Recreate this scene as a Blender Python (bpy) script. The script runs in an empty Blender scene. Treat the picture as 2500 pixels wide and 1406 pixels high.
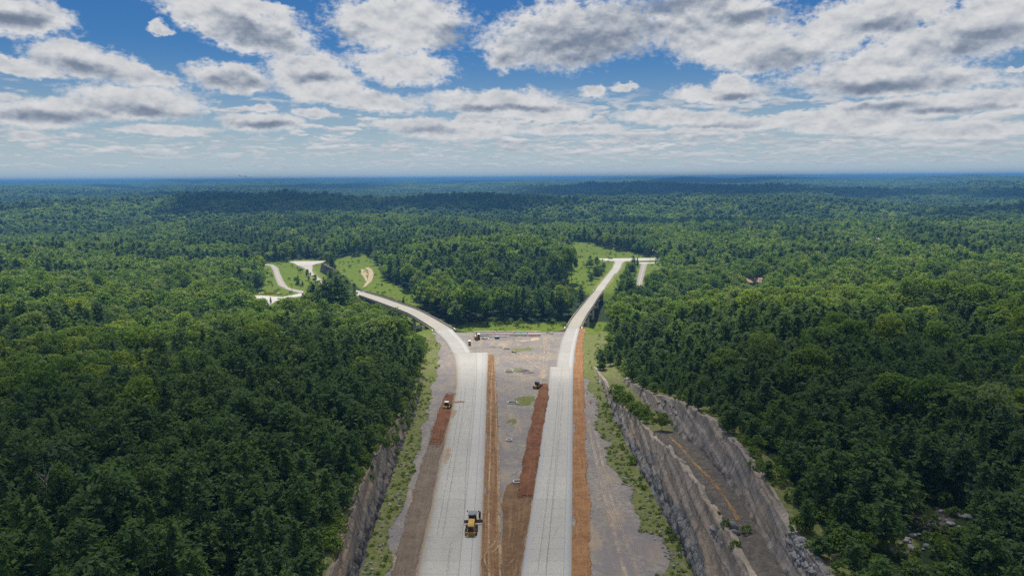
import bpy, math, random
import numpy as np
from mathutils import Vector, Matrix
random.seed(7)
RNG = np.random.default_rng(11)
SC = bpy.context.scene
COL = SC.collection
R = math.radians

# ------------------------------------------------------------------ camera
CAM = np.array((0.0, 0.0, 66.0))
PITCH, ROLL, FPX = R(9.13), 0.0065, 1667.0
F_ = np.array((0, math.cos(PITCH), -math.sin(PITCH)))
U_ = np.array((0, math.sin(PITCH), math.cos(PITCH)))
R_ = np.array((1.0, 0, 0))
RC = math.cos(ROLL) * R_ - math.sin(ROLL) * U_
UC = math.sin(ROLL) * R_ + math.cos(ROLL) * U_
cam = bpy.data.cameras.new('camera')
cam.lens, cam.sensor_width, cam.sensor_fit = 24.0, 36.0, 'HORIZONTAL'
cam.clip_start, cam.clip_end = 1.0, 120000.0
camo = bpy.data.objects.new('camera', cam)
COL.objects.link(camo)
m = Matrix.Identity(4)
for i in range(3):
    m[i][0], m[i][1], m[i][2], m[i][3] = RC[i], UC[i], -F_[i], CAM[i]
camo.matrix_world = m
SC.camera = camo

def ray(px, py):
    return F_ + RC * ((px - 1250) / FPX) - UC * ((py - 703) / FPX)

def project(P):
    d = np.asarray(P, float) - CAM
    z = d @ F_
    z = np.where(z < 1, 1, z)
    return 1250 + FPX * (d @ RC) / z, 703 - FPX * (d @ UC) / z, z

# ------------------------------------------------------------------ noise
def _h(ix, iy, s):
    n = (ix.astype(np.int64) * 374761393 + iy.astype(np.int64) * 668265263 + int(s) * 1442695041) & 0xffffffff
    n = ((n ^ (n >> 13)) * 1274126177) & 0xffffffff
    n = n ^ (n >> 16)
    return (n & 0xffff) / 65535.0

def vnoise(x, y, s=0):
    x = np.asarray(x, float); y = np.asarray(y, float)
    ix, iy = np.floor(x), np.floor(y)
    fx, fy = x - ix, y - iy
    u, v = fx * fx * (3 - 2 * fx), fy * fy * (3 - 2 * fy)
    a, b = _h(ix, iy, s), _h(ix + 1, iy, s)
    c, d = _h(ix, iy + 1, s), _h(ix + 1, iy + 1, s)
    return (a + (b - a) * u) * (1 - v) + (c + (d - c) * u) * v

def fbm(x, y, s=0, o=4):
    t, a, w = 0, 1.0, 0
    for i in range(o):
        t = t + a * (vnoise(np.asarray(x) * 2 ** i, np.asarray(y) * 2 ** i, s + i * 17) - .5); w += a; a *= .5
    return t / w * 2          # about -1..1

def sstep(t):
    t = np.clip(t, 0, 1); return t * t * (3 - 2 * t)

def inpoly(x, y, poly):
    x = np.asarray(x); y = np.asarray(y); r = np.zeros(x.shape, bool)
    n = len(poly)
    for i in range(n):
        x1, y1 = poly[i]; x2, y2 = poly[(i + 1) % n]
        if y1 == y2: continue
        c = ((y1 > y) != (y2 > y)) & (x < (x2 - x1) * (y - y1) / (y2 - y1) + x1)
        r ^= c
    return r

def dpoly(x, y, pts):
    """distance to an open polyline and its arc fraction"""
    best = np.full(np.shape(x), 1e9)
    for (x1, y1), (x2, y2) in zip(pts[:-1], pts[1:]):
        dx, dy = x2 - x1, y2 - y1
        t = np.clip(((x - x1) * dx + (y - y1) * dy) / (dx * dx + dy * dy + 1e-9), 0, 1)
        best = np.minimum(best, np.hypot(x - x1 - t * dx, y - y1 - t * dy))
    return best

# ------------------------------------------------------------------ mesh builder
class MB:
    def __init__(s): s.v, s.f = [], []
    def add(s, vs, fs):
        o = len(s.v); s.v += [tuple(map(float, p)) for p in vs]; s.f += [tuple(i + o for i in f) for f in fs]; return s
    def box(s, c, d, rz=0, rx=0, ry=0, taper=1.0):
        a, b, e = d[0] / 2, d[1] / 2, d[2] / 2
        M = Matrix.Rotation(rz, 3, 'Z') @ Matrix.Rotation(ry, 3, 'Y') @ Matrix.Rotation(rx, 3, 'X')
        vs = []
        for z in (-e, e):
            k = 1 if z < 0 else taper
            for x, y in ((-a, -b), (a, -b), (a, b), (-a, b)):
                vs.append(M @ Vector((x * k, y * k, z)) + Vector(c))
        return s.add(vs, [(3, 2, 1, 0), (4, 5, 6, 7), (0, 1, 5, 4), (1, 2, 6, 5), (2, 3, 7, 6), (3, 0, 4, 7)])
    def cyl(s, p, q, r, r2=None, n=12):
        r2 = r if r2 is None else r2
        p, q = Vector(p), Vector(q); w = (q - p).normalized()
        a = w.orthogonal().normalized(); b = w.cross(a)
        vs = [p + (a * math.cos(2 * math.pi * i / n) + b * math.sin(2 * math.pi * i / n)) * r for i in range(n)]
        vs += [q + (a * math.cos(2 * math.pi * i / n) + b * math.sin(2 * math.pi * i / n)) * r2 for i in range(n)]
        fs = [(i, (i + 1) % n, n + (i + 1) % n, n + i) for i in range(n)]
        fs += [tuple(range(n - 1, -1, -1)), tuple(range(n, 2 * n))]
        return s.add(vs, fs)
    def prism(s, prof, x0, x1):
        """profile in (y,z), extruded along x"""
        n = len(prof)
        vs = [(x0, y, z) for y, z in prof] + [(x1, y, z) for y, z in prof]
        fs = [(i, (i + 1) % n, n + (i + 1) % n, n + i) for i in range(n)] + [tuple(range(n - 1, -1, -1)), tuple(range(n, 2 * n))]
        return s.add(vs, fs)
    def build(s, name, mat, parent=None, smooth=False):
        me = bpy.data.meshes.new(name); me.from_pydata(s.v, [], s.f)
        return link(name, me, mat, parent, smooth)

def link(name, me, mat, parent=None, smooth=False):
    if mat is not None and not me.materials:
        for q in (mat if isinstance(mat, (list, tuple)) else [mat]): me.materials.append(q)
    me.validate(); me.update()
    if smooth:
        me.polygons.foreach_set('use_smooth', [True] * len(me.polygons))
    o = bpy.data.objects.new(name, me); COL.objects.link(o)
    if parent is not None: o.parent = parent
    return o

def np_mesh(name, v, quads=None, tris=None, matidx=None):
    me = bpy.data.meshes.new(name)
    v = np.asarray(v, np.float32)
    me.vertices.add(len(v)); me.vertices.foreach_set('co', v.ravel())
    loops, starts, n = [], [], 0
    if quads is not None and len(quads):
        loops.append(np.asarray(quads, np.int32).ravel()); starts.append(np.arange(len(quads)) * 4); n = len(quads) * 4
    if tris is not None and len(tris):
        loops.append(np.asarray(tris, np.int32).ravel()); starts.append(n + np.arange(len(tris)) * 3)
    if loops:
        loops = np.concatenate(loops); starts = np.concatenate(starts).astype(np.int32)
        me.loops.add(len(loops)); me.loops.foreach_set('vertex_index', loops)
        me.polygons.add(len(starts)); me.polygons.foreach_set('loop_start', starts)
        if matidx is not None: me.polygons.foreach_set('material_index', np.asarray(matidx, np.int32))
    me.update(calc_edges=True)
    return me

def fattr(me, name, a, dom='POINT'):
    at = me.attributes.new(name, 'FLOAT', dom); at.data.foreach_set('value', np.asarray(a, np.float32).ravel())

def grid_faces(nu, nv):
    i = np.arange(nu - 1)[:, None] * nv + np.arange(nv - 1)[None, :]
    return np.stack([i, i + nv, i + nv + 1, i + 1], -1).reshape(-1, 4)

def tag(o, label=None, cat=None, group=None, kind=None):
    if label: o['label'] = label
    if cat: o['category'] = cat
    if group: o['group'] = group
    if kind: o['kind'] = kind
    return o

def empty(name, loc, rz=0, label=None, cat=None, group=None):
    o = bpy.data.objects.new(name, None); COL.objects.link(o)
    o.empty_display_size = .5; o.location = loc; o.rotation_euler = (0, 0, rz)
    return tag(o, label, cat, group)

def copy_tree(o, parent=None):
    c = o.copy(); COL.objects.link(c)
    if parent is not None: c.parent = parent
    for ch in o.children: copy_tree(ch, c)
    return c

# ------------------------------------------------------------------ materials
class NT:
    def __init__(s, tree): s.t = tree; s.t.nodes.clear()
    def n(s, typ, ins=None, **kw):
        nd = s.t.nodes.new(typ)
        for k, v in kw.items(): setattr(nd, k, v)
        for k, v in (ins or {}).items():
            sock = nd.inputs[k]
            if isinstance(v, bpy.types.NodeSocket): s.t.links.new(v, sock)
            else: sock.default_value = v
        return nd
    def math(s, op, a, b=None, c=None, clamp=False):
        nd = s.t.nodes.new('ShaderNodeMath'); nd.operation = op; nd.use_clamp = clamp
        for i, v in enumerate((a, b, c)):
            if v is None: continue
            if isinstance(v, bpy.types.NodeSocket): s.t.links.new(v, nd.inputs[i])
            else: nd.inputs[i].default_value = v
        return nd.outputs[0]
    def mix(s, f, a, b, blend='MIX'):
        nd = s.t.nodes.new('ShaderNodeMix'); nd.data_type = 'RGBA'; nd.blend_type = blend; nd.clamp_factor = True
        for i, v in ((0, f), (6, a), (7, b)):
            if isinstance(v, bpy.types.NodeSocket): s.t.links.new(v, nd.inputs[i])
            elif i == 0: nd.inputs[i].default_value = v
            else: nd.inputs[i].default_value = tuple(v)[:3] + (1,)
        return nd.outputs[2]
    def sm(s, v, a, b):
        nd = s.t.nodes.new('ShaderNodeMapRange'); nd.interpolation_type = 'SMOOTHSTEP'
        s.t.links.new(v, nd.inputs[0]); nd.inputs[1].default_value = a; nd.inputs[2].default_value = b
        return nd.outputs[0]
    def noise(s, vec, scale, detail=4, rough=.55, out=0, dist=0):
        nd = s.n('ShaderNodeTexNoise', {'Scale': scale, 'Detail': detail, 'Roughness': rough, 'Distortion': dist})
        if vec is not None: s.t.links.new(vec, nd.inputs['Vector'])
        return nd.outputs[out]
    def attr(s, name): return s.n('ShaderNodeAttribute', attribute_name=name).outputs['Fac']
    def vscale(s, vec, sc):
        return s.n('ShaderNodeVectorMath', {0: vec, 1: sc}, operation='MULTIPLY').outputs[0]

def material(name):
    mt = bpy.data.materials.new(name); mt.use_nodes = True
    return mt, NT(mt.node_tree)

def finish(nt, color, rough=.8, spec=.3, metal=0, bump=None, bstr=.3, bdist=.1, alpha=None):
    b = nt.n('ShaderNodeBsdfPrincipled', {'Roughness': rough, 'Specular IOR Level': spec, 'Metallic': metal})
    if isinstance(color, bpy.types.NodeSocket): nt.t.links.new(color, b.inputs['Base Color'])
    else: b.inputs['Base Color'].default_value = tuple(color)[:3] + (1,)
    if bump is not None:
        bp = nt.n('ShaderNodeBump', {'Strength': bstr, 'Distance': bdist, 'Height': bump})
        nt.t.links.new(bp.outputs[0], b.inputs['Normal'])
    sh = b.outputs[0]
    if alpha is not None:
        tr = nt.n('ShaderNodeBsdfTransparent')
        sh = nt.n('ShaderNodeMixShader', {0: alpha, 1: tr.outputs[0], 2: sh}).outputs[0]
    nt.n('ShaderNodeOutputMaterial', {0: sh})

def worn(name, c, rough=.5, metal=0, dirt=(.16, .12, .08), amt=.35, scale=1.5, spec=.4):
    """painted or bare surface with dust and wear"""
    mt, nt = material(name)
    tc = nt.n('ShaderNodeTexCoord').outputs['Object']
    a = nt.noise(tc, scale, 5, .65)
    b = nt.noise(tc, scale * 7, 4, .6)
    f = nt.math('MULTIPLY', nt.sm(a, .4, .75), amt)
    col = nt.mix(f, c, dirt)
    col = nt.mix(nt.math('MULTIPLY', b, .25), col, [min(1, q * 1.5) for q in c])
    finish(nt, col, rough, spec, metal)
    return mt
# ------------------------------------------------------------------ road profile and edges
def zr(y):
    y = np.asarray(y, float)
    t = np.clip((y - 520) / 120, 0, 1)
    return np.where(y < 520, -.044 * y, -22.88 - .044 * 120 * (t - t * t / 2))

def road_hit(px, py):
    d = ray(px, py); lo, hi = 20.0, 1500.0
    for _ in range(50):
        t = (lo + hi) / 2; p = CAM + d * t
        if p[2] > zr(p[1]): lo = t
        else: hi = t
    return CAM + d * hi

def z_hit(px, py, z):
    d = ray(px, py); t = (z - CAM[2]) / d[2]; return CAM + d * t

# pairs of (left edge, right edge) pixels of each concrete carriageway, near to far
LEFT_MAIN = [((975, 1600), (1167, 1600)), ((1017, 1406), (1173, 1406)), ((1060, 1200), (1181, 1200)), ((1098, 1020), (1187, 1020)), ((1107, 980), (1188, 980)),
             ((1113, 940), (1189, 940)), ((1113, 900), (1191, 900)), ((1110, 880), (1192, 880)), ((1104, 862), (1192.6, 860))]
LEFT_RAMP = [((1104, 862), (1150, 860.4)), ((1092, 839), (1136, 838)), ((1078, 823), (1118, 819)), ((1060, 806), (1104, 803.5))]
LEFT_BRIDGE = [((1060, 806), (1104, 803.5)), ((1030, 786.5), (1062, 779)), ((993, 765.5), (1019.4, 757)), ((950, 749), (976.7, 741.7)),
               ((912.7, 735.3), (934, 726.8)), ((876.4, 722.5), (888, 713))]
LEFT_FAR = [((876.4, 722.5), (888, 713)), ((840, 710), (848, 702)), ((815, 702), (825, 696)), ((794, 695), (803, 690)), ((777.7, 688.6), (785.3, 682)), ((762.3, 675), (770, 673)), ((752, 664.3), (762.3, 663)), ((743, 655.3), (763, 654)), ((727, 648.5), (763.6, 647))]
RIGHT_MAIN = [((1240, 1600), (1395, 1600)), ((1271, 1406), (1396, 1406)), ((1312.8, 1140), (1398.3, 1140)), ((1327, 1032), (1398.6, 1032)), ((1339.4, 930.6), (1399.5, 930)), ((1343, 895.5), (1400, 895))]
RIGHT_RAMP = [((1358.2, 895), (1400, 895)), ((1361, 872.5), (1401.5, 872)), ((1370.8, 831.4), (1408, 831.4)), ((1384, 800.3), (1415.8, 800.8))]
RIGHT_BRIDGE = [((1384, 800.3), (1415.8, 800.8)), ((1393.9, 782.6), (1423.7, 784.6)), ((1407.8, 763.7), (1433.7, 767.7)), ((1424.7, 742.8), (1447.7, 747.8)), ((1439.7, 723.9), (1459.6, 728.8)), ((1452.6, 708.9), (1473.5, 708.3))]
RIGHT_FAR = [((1452.6, 708.9), (1473.5, 708.3)), ((1460.8, 696.8), (1480.5, 697.5)), ((1480, 674), (1501.5, 668)), ((1481.5, 672), (1508, 665.5)), ((1494.4, 656.4), (1513.6, 657.2)), ((1501, 641), (1520.8, 641.2)), ((1499, 637.4), (1530, 637.4))]

def edges(pairs):
    return [(road_hit(*a), road_hit(*b)) for a, b in pairs]

def resample(E, step):
    """catmull-rom through the edge pairs"""
    A = np.array([np.concatenate([a, b]) for a, b in E])
    P = np.vstack([2 * A[0] - A[1], A, 2 * A[-1] - A[-2]])
    out = []
    for i in range(1, len(P) - 2):
        L = np.linalg.norm((P[i + 1, :3] + P[i + 1, 3:] - P[i, :3] - P[i, 3:]) / 2)
        n = max(1, int(L / step))
        for k in range(n):
            t = k / n
            p0, p1, p2, p3 = P[i - 1:i + 3]
            # tangents by chord so that uneven spacing does not overshoot
            m1 = (p2 - p0) * (L / max(1e-6, np.linalg.norm((p2 - p0)[:3]))) * .9
            m2 = (p3 - p1) * (L / max(1e-6, np.linalg.norm((p3 - p1)[:3]))) * .9
            h = t * t * t, t * t
            out.append((2 * h[0] - 3 * h[1] + 1) * p1 + (h[0] - 2 * h[1] + t) * m1 + (-2 * h[0] + 3 * h[1]) * p2 + (h[0] - h[1]) * m2)
    out.append(P[-2]); Q = np.array(out)
    Q[:, 2], Q[:, 5] = zr(Q[:, 1]), zr(Q[:, 4])
    return Q[:, :3], Q[:, 3:]

def linear(E, step):
    A = np.array([np.concatenate([a, b]) for a, b in E]); out = []
    for p, q in zip(A[:-1], A[1:]):
        n = max(1, int(np.linalg.norm(q - p) / step))
        out += [p + (q - p) * k / n for k in range(n)]
    out.append(A[-1]); Q = np.array(out)
    Q[:, 2], Q[:, 5] = zr(Q[:, 1]), zr(Q[:, 4])
    return Q[:, :3], Q[:, 3:]

S_LM = linear(edges(LEFT_MAIN), 2.0); S_LR = resample(edges(LEFT_RAMP), 2.0)
S_LB = resample(edges(LEFT_BRIDGE), 3.0); S_LF = resample(edges(LEFT_FAR), 3.0)
S_RM = linear(edges(RIGHT_MAIN), 2.0); S_RR = resample(edges(RIGHT_RAMP), 2.0)
S_RB = resample(edges(RIGHT_BRIDGE), 3.0); S_RF = linear(edges(RIGHT_FAR), 3.0)
def mid(S, k=1): return [tuple(((a + b) / 2)[:2]) for a, b in zip(S[0][::k], S[1][::k])]

ZF = -25.6
def poly_px(pts, z=ZF): return [tuple(z_hit(x, y, z)[:2]) for x, y in pts]
T_LEFT = poly_px([(700, 638.2), (713, 637.8), (784, 637.2), (800, 637), (784, 641.8), (764, 646.8), (727, 648.2), (716, 642)])
T_RIGHT = poly_px([(1447, 631.4), (1585, 629.9), (1620, 629.6), (1600, 635), (1565, 636.6), (1530, 637.3), (1499, 637.3), (1456, 636)])
ASPHALT_L = [((640, 648), (641, 645)), ((651, 648.2), (655, 645)), ((660, 649.5), (668.8, 647)), ((666.3, 661.7), (679, 653.5)), ((671.4, 679.6), (683.5, 667)), ((679, 697), (693, 687.3)), ((700.8, 707), (703.4, 701.4)), ((722, 713), (720, 706.5)), ((733, 716.5), (742, 710.5))]
ASPHALT_R = [((1540, 745), (1558, 745)), ((1552.8, 694.8), (1568, 694)), ((1559, 668), (1574.5, 668)), ((1564.8, 645), (1580.8, 645)), ((1566.5, 640), (1582, 640))]
LOT = poly_px([(605, 721), (640, 721.5), (690, 725), (733, 716), (744, 716), (742, 722), (700, 728), (672, 735), (655, 748), (640, 752), (645, 735), (630, 729), (607, 727)])
T_R2 = poly_px([(1545, 642.2), (1561, 640.7), (1597, 640.9), (1620, 641.5), (1597, 643.6), (1562, 644.2)])
A_L = [(z_hit(*a, ZF), z_hit(*b, ZF)) for a, b in ASPHALT_L]
A_R = [(z_hit(*a, ZF), z_hit(*b, ZF)) for a, b in ASPHALT_R]
A_Lm = [tuple(((a + b) / 2)[:2]) for a, b in A_L]; A_Rm = [tuple(((a + b) / 2)[:2]) for a, b in A_R]

# ------------------------------------------------------------------ toes and tops of the rock cuts
def toeL(y): return np.interp(y, [0, 100, 114, 170, 213, 260, 320, 365], [-26, -27.6, -28.2, -31, -32, -35, -39, -48])
def hL(y): return np.interp(y, [0, 100, 140, 175, 211, 235, 262], [6.5, 6.8, 8.2, 6.5, 3.6, 2.0, 0])
def toeR(y): return np.interp(y, [0, 100, 150, 200, 255, 300, 340, 365], [33, 32.6, 32.3, 32.2, 33.2, 34.5, 40, 48])
def hR1(y): return np.interp(y, [0, 100, 118, 150, 166, 190, 205, 240, 278], [9, 10.5, 12.4, 11.4, 9.2, 6.8, 5.2, 2.4, 0])
def hR2(y): return np.interp(y, [0, 100, 132, 166, 185, 205, 240, 278], [4, 5, 6.2, 7.2, 5.5, 3.5, 1.0, 0])
def bench(y): return np.interp(y, [0, 110, 130, 160, 190, 220], [4.2, 4.2, 5.2, 5.2, 6.5, 6])
BAT_L, BAT_1, BAT_2 = .30, .27, .36

CTRL = np.array([
 (-60,40,5),(-36,20,3),(-80,90,6),(-80,150,4),(-90,220,-3),(-110,300,-12),(-120,360,-18),(-150,420,-24),(-200,200,-2),(-250,300,-8),(-300,420,-13),(-220,480,-23),(-300,560,-22),
 (-150,500,-27),(-400,500,-15),(-500,700,-13),(-280,700,-26),(-200,600,-27),(-230,760,-25.6),(-160,650,-26.5),(-165,820,-20),(-120,620,-27),(-90,520,-30),(-100,720,-19),(-60,620,-20),
 (0,600,-23),(0,510,-31),(0,440,-32),(0,405,-31),(-40,440,-31),(50,440,-32),(80,460,-35),(0,700,-13),(0,850,-10),(60,620,-23),(70,700,-20),(110,880,-13),(170,900,-17),(130,790,-25.6),
 (100,520,-34),(110,600,-29),(150,500,-27),(200,700,-22),(45,60,11),(46,100,11.5),(46,130,11),(48,165,9.5),(48,192,3.4),(48,220,-2),(47,260,-8),(50,320,-15),(60,380,-23),(70,420,-32),
 (90,100,13),(100,180,10),(110,250,2),(115,320,-6),(130,400,-18),(200,200,12),(220,300,4),(250,420,-7),(260,550,-15),(350,350,4),(400,600,-13),(500,900,-15),(-300,900,-19),(-60,380,-24),(-70,420,-31),(-45,330,-17),
 (-42,290,-13),(-38,250,-10.5),(-37,210,-6),(-37,170,-1),(-37,130,2),(-600,400,-6),(650,600,-8),(-700,950,-14),(150,20,12),(-150,30,6),(-170,720,-25.5),(-260,640,-26),(-200,540,-27.5)], float)

HILLS = [  # pixel column, pixel row of the crest, distance, half widths across and along, extra height
 (90, 3500, 420, 420, 26), (620, 1650, 330, 260, 17), (1230, 1750, 300, 220, 12), (1560, 3500, 800, 330, 26), (1250, 2700, 420, 260, 12), (2060, 2500, 330, 240, 20), (1130, 4300, 900, 400, 22),
 (350, 5200, 900, 500, 20), (700, 9500, 2200, 700, 20), (1900, 11000, 2600, 800, 20), (150, 12000, 2400, 900, 20), (1300, 14000, 3000, 900, 16), (2350, 9000, 1700, 700, 16), (430, 3000, 520, 260, 14), (1850, 1700, 300, 200, 9), (1000, 1150, 260, 150, 8), (1750, 5600, 900, 400, 16), (560, 7200, 800, 400, 16), (2300, 4800, 1100, 500, 20), (1500, 6800, 1500, 600, 22), (860, 8200, 1500, 700, 22), (30, 7000, 1300, 600, 24), (2480, 2900, 420, 260, 12), (900, 2600, 420, 220, 8), (300, 2300, 400, 200, 8)]

def far_ground(x, y):
    r = np.hypot(x, y)
    b = np.interp(r, [0, 600, 1000, 1600, 2500, 4000, 6000, 10000, 16000, 26000, 60000], [-20, -20, -19, -21, -20, -12, -2, 12, 28, 44, 50])
    a = np.interp(r, [0, 700, 1100, 1700, 3000, 6000, 12000, 30000], [3, 6, 12, 21, 27, 24, 16, 6])
    n = fbm(x / 680, y / 430, 3, 4)
    z = b + a * n * 2.0
    for px, d, sx, sy, h in HILLS:
        az = (px - 1250) / FPX; hx, hy = d * az, d
        ca, sa = 1 / math.hypot(1, az), az / math.hypot(1, az)
        u, v = (x - hx) * ca - (y - hy) * sa, (x - hx) * sa + (y - hy) * ca
        z = z + 1.9 * h * np.exp(-(u / sx) ** 2 - (v / sy) ** 2) * (1 + .25 * fbm(x / 160, y / 160, 9, 3))
    return z

def G(x, y):
    """natural ground"""
    x = np.asarray(x, float); y = np.asarray(y, float)
    num = np.zeros(x.shape); den = np.zeros(x.shape)
    for cx, cy, cz in CTRL:
        w = 1 / ((x - cx) ** 2 + (y - cy) ** 2 + 130.0) ** 1.6
        num += w * cz; den += w
    near = num / den + 1.3 * fbm(x / 55, y / 55, 5, 4)
    r = np.hypot(x, y)
    t = sstep((r - 700) / 500)
    return near * (1 - t) + far_ground(x, y) * t

LF_M, RF_M = mid(S_LF, 2), mid(S_RF, 2)
def H(x, y):
    x = np.asarray(x, float); y = np.asarray(y, float)
    g = G(x, y)
    # --- left slope: ease the natural ground to the cut's top edge
    zc = zr(y) - .25
    topL = zc + hL(y)
    xl = toeL(y) - 1.2 - BAT_L * hL(y) - .8
    k = sstep((xl - x) / 22); wl = sstep((300 - y) / 60)
    gl = topL * (1 - k) + g * k
    gL = g * (1 - wl) + gl * wl
    # --- right slope
    z1 = zc + hR1(y); x1 = toeR(y) + 1.2 + BAT_1 * hR1(y) + .6
    x2 = x1 + bench(y); z2 = z1 + hR2(y); x3 = x2 + BAT_2 * hR2(y) + 1.2
    k = sstep((x - x3) / 20); wr = sstep((300 - y) / 50)
    gr = z2 * (1 - k) + g * k
    gR = g * (1 - wr) + gr * wr
    left = (x < 0)
    g2 = np.where(left, gL, gR)
    # --- corridor floor, gently dished median
    xa = np.interp(y, [0, 114, 278, 330], [-5, -5, -9, -9]); xb = np.interp(y, [0, 114, 278, 330], [0, 1, 15, 15])
    u = np.clip((x - xa) / (xb - xa), 0, 1)
    fl = zc - .7 * np.sin(np.pi * u) ** 2 * sstep((330 - y) / 40) + .05 * fbm(x / 3, y / 5, 21, 3)
    dl = toeL(y) - .9 - x; dr = x - toeR(y) - .9
    wide = 22 * sstep((y - 235) / 60)
    tl = np.clip(dl / (BAT_L * hL(y) + .3 + wide), 0, 1); tr = np.clip(dr / (BAT_1 * hR1(y) + .3 + wide), 0, 1)
    te = sstep((y - 358) / 30)
    tl = np.where(wide > 4, sstep(tl), tl); tr = np.where(wide > 4, sstep(tr), tr)
    # right side in two steps
    xb2 = x1 + bench(y)
    r1 = np.where(x < x1, fl + (z1 - fl) * tr, np.where(x < xb2, z1, z1 + (gR - z1) * np.clip((x - xb2 - .4) / (BAT_2 * hR2(y) + .4), 0, 1)))
    two = sstep((272 - y) / 25)
    rr = fl + (gR - fl) * tr
    rr = np.where((x > toeR(y)), rr * (1 - two) + r1 * two, fl)
    lft = fl + (gL - fl) * tl
    c = np.where(left, lft, rr)
    h = c + (g2 - c) * te
    # --- embankments of the roads past the bridges
    for pts, hw in ((LF_M, 7.5), (RF_M, 6.5)):
        d = dpoly(x, y, pts); w = sstep((d - hw - 2) / 16)
        h = (zr(y) - .25) * (1 - w) + h * w
    for pts, hw in ((A_Lm, 4.5), (A_Rm, 5.0)):
        d = dpoly(x, y, pts); w = sstep((d - hw - 2) / 14)
        h = (ZF - .12) * (1 - w) + h * w
    for P in (T_LEFT, T_RIGHT, LOT, T_R2):
        d = dpoly(x, y, P + [P[0]]); d = np.where(inpoly(x, y, P), 0, d); w = sstep((d - 4) / 16)
        h = (ZF - .12) * (1 - w) + h * w
    # approach embankments in front of the bridges
    for S in (S_LR, S_RR):
        d = dpoly(x, y, mid(S, 2)); w = sstep((d - 7) / 14)
        h = (zr(y) - .25) * (1 - w) + h * w
    return h

def h1(x, y): return float(H(np.array([x]), np.array([y]))[0])

def hits(pts):
    """where pixels of the photograph meet the ground"""
    pts = np.asarray(pts, float)
    D = np.array([ray(*p) for p in pts])
    t = np.full(len(pts), 60.0); prev = t.copy(); done = np.zeros(len(pts), bool)
    for _ in range(900):
        P = CAM + D * t[:, None]
        below = P[:, 2] < H(P[:, 0], P[:, 1])
        done |= below
        prev = np.where(done, prev, t)
        t = np.where(done, t, t * 1.006 + .3)
        if done.all(): break
    lo, hi = prev, t
    for _ in range(16):
        mm = (lo + hi) / 2; P = CAM + D * mm[:, None]
        b = P[:, 2] < H(P[:, 0], P[:, 1])
        hi = np.where(b, mm, hi); lo = np.where(b, lo, mm)
    P = CAM + D * hi[:, None]
    P[:, 2] = H(P[:, 0], P[:, 1])
    return P
def hit(px, py): return hits([(px, py)])[0]
# ------------------------------------------------------------------ terrain sheet
def axis(segs):
    out = [segs[0][0]]
    for a, b, st in segs:
        n = max(1, int(round(abs(b - a) / st)))
        out += list(np.linspace(a, b, n + 1)[1:])
    return np.array(out)
def geo(a, b, st, k):
    out = [a]
    while out[-1] < b: out.append(out[-1] + st); st *= k
    return np.array(out[1:])
xs_pos = np.concatenate([axis([(0, 60, .9), (60, 130, 2.5), (130, 300, 4)]), geo(300, 42000, 5, 1.075)])
xs = np.concatenate([-xs_pos[:0:-1], xs_pos])
ys = np.concatenate([-geo(0, 3000, 40, 1.3)[::-1], axis([(0, 60, 6), (60, 300, 1.3), (300, 500, 2.2), (500, 860, 4)]), geo(860, 46000, 5, 1.05)])
XX, YY = np.meshgrid(xs, ys, indexing='ij')
ZZ = H(XX, YY)
ZZ[:, ys < 0] = G(XX[:, ys < 0], np.maximum(YY[:, ys < 0], -60))
H_exact = H
def H(x, y):
    '''height of the built ground sheet'''
    x = np.asarray(x, float); y = np.asarray(y, float)
    i = np.clip(np.searchsorted(xs, x) - 1, 0, len(xs) - 2); j = np.clip(np.searchsorted(ys, y) - 1, 0, len(ys) - 2)
    u = np.clip((x - xs[i]) / (xs[i + 1] - xs[i]), 0, 1); v = np.clip((y - ys[j]) / (ys[j + 1] - ys[j]), 0, 1)
    return (ZZ[i, j] * (1 - u) + ZZ[i + 1, j] * u) * (1 - v) + (ZZ[i, j + 1] * (1 - u) + ZZ[i + 1, j + 1] * u) * v
TV = np.stack([XX, YY, ZZ], -1).reshape(-1, 3)
ter = np_mesh('ground', TV, quads=grid_faces(len(xs), len(ys)))
ter.polygons.foreach_set('use_smooth', [True] * len(ter.polygons))

tx, ty, tz = TV.T
pxx, pyy, pdd = project(TV)
inl = (ty > 20) & (ty < 1400)
def pmask(poly, zlim=None):
    r = inl & inpoly(pxx, pyy, poly); return r
FIELD_PX = [(1040, 835), (1000, 815), (985, 770), (1050, 770), (1110, 795), (1150, 787), (1250, 783), (1375, 786), (1390, 795), (1420, 790), (1470, 785), (1520, 800), (1490, 830), (1450, 850), (1428, 880), (1430, 800), (1385, 800), (1375, 806), (1330, 812), (1200, 811), (1150, 814), (1110, 804), (1062, 812)]
SLOPE_L_PX = [(808, 632), (895, 618), (918, 642), (938, 675), (965, 698), (1010, 715), (1060, 760), (1000, 742), (940, 722), (880, 706), (850, 683), (826, 668)]
AREA_L_PX = [(632, 655), (655, 640), (700, 634), (790, 630), (812, 645), (800, 668), (815, 690), (800, 705), (765, 720), (748, 732), (690, 735), (655, 755), (625, 752), (610, 720), (640, 705)]
HILL_R_PX = [(1385, 583), (1440, 592), (1500, 604), (1590, 627), (1640, 632), (1628, 665), (1590, 690), (1560, 705), (1500, 720), (1478, 740), (1450, 720), (1385, 715), (1340, 700), (1375, 650)]
PARK_PX = [(568, 616), (590, 612), (640, 611), (644, 620), (610, 622), (572, 622)]
CLEAR_R_PX = [(2130, 1340), (2190, 1285), (2330, 1230), (2390, 1262), (2310, 1340), (2210, 1385)]
grass = np.zeros(len(tx))
for P in (FIELD_PX, SLOPE_L_PX, AREA_L_PX, HILL_R_PX): grass[pmask(P)] = 1
fn = fbm(tx / 6, ty / 8, 31, 3)
corr = sstep((363 - ty) / 5) * (ty > 0)
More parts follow.
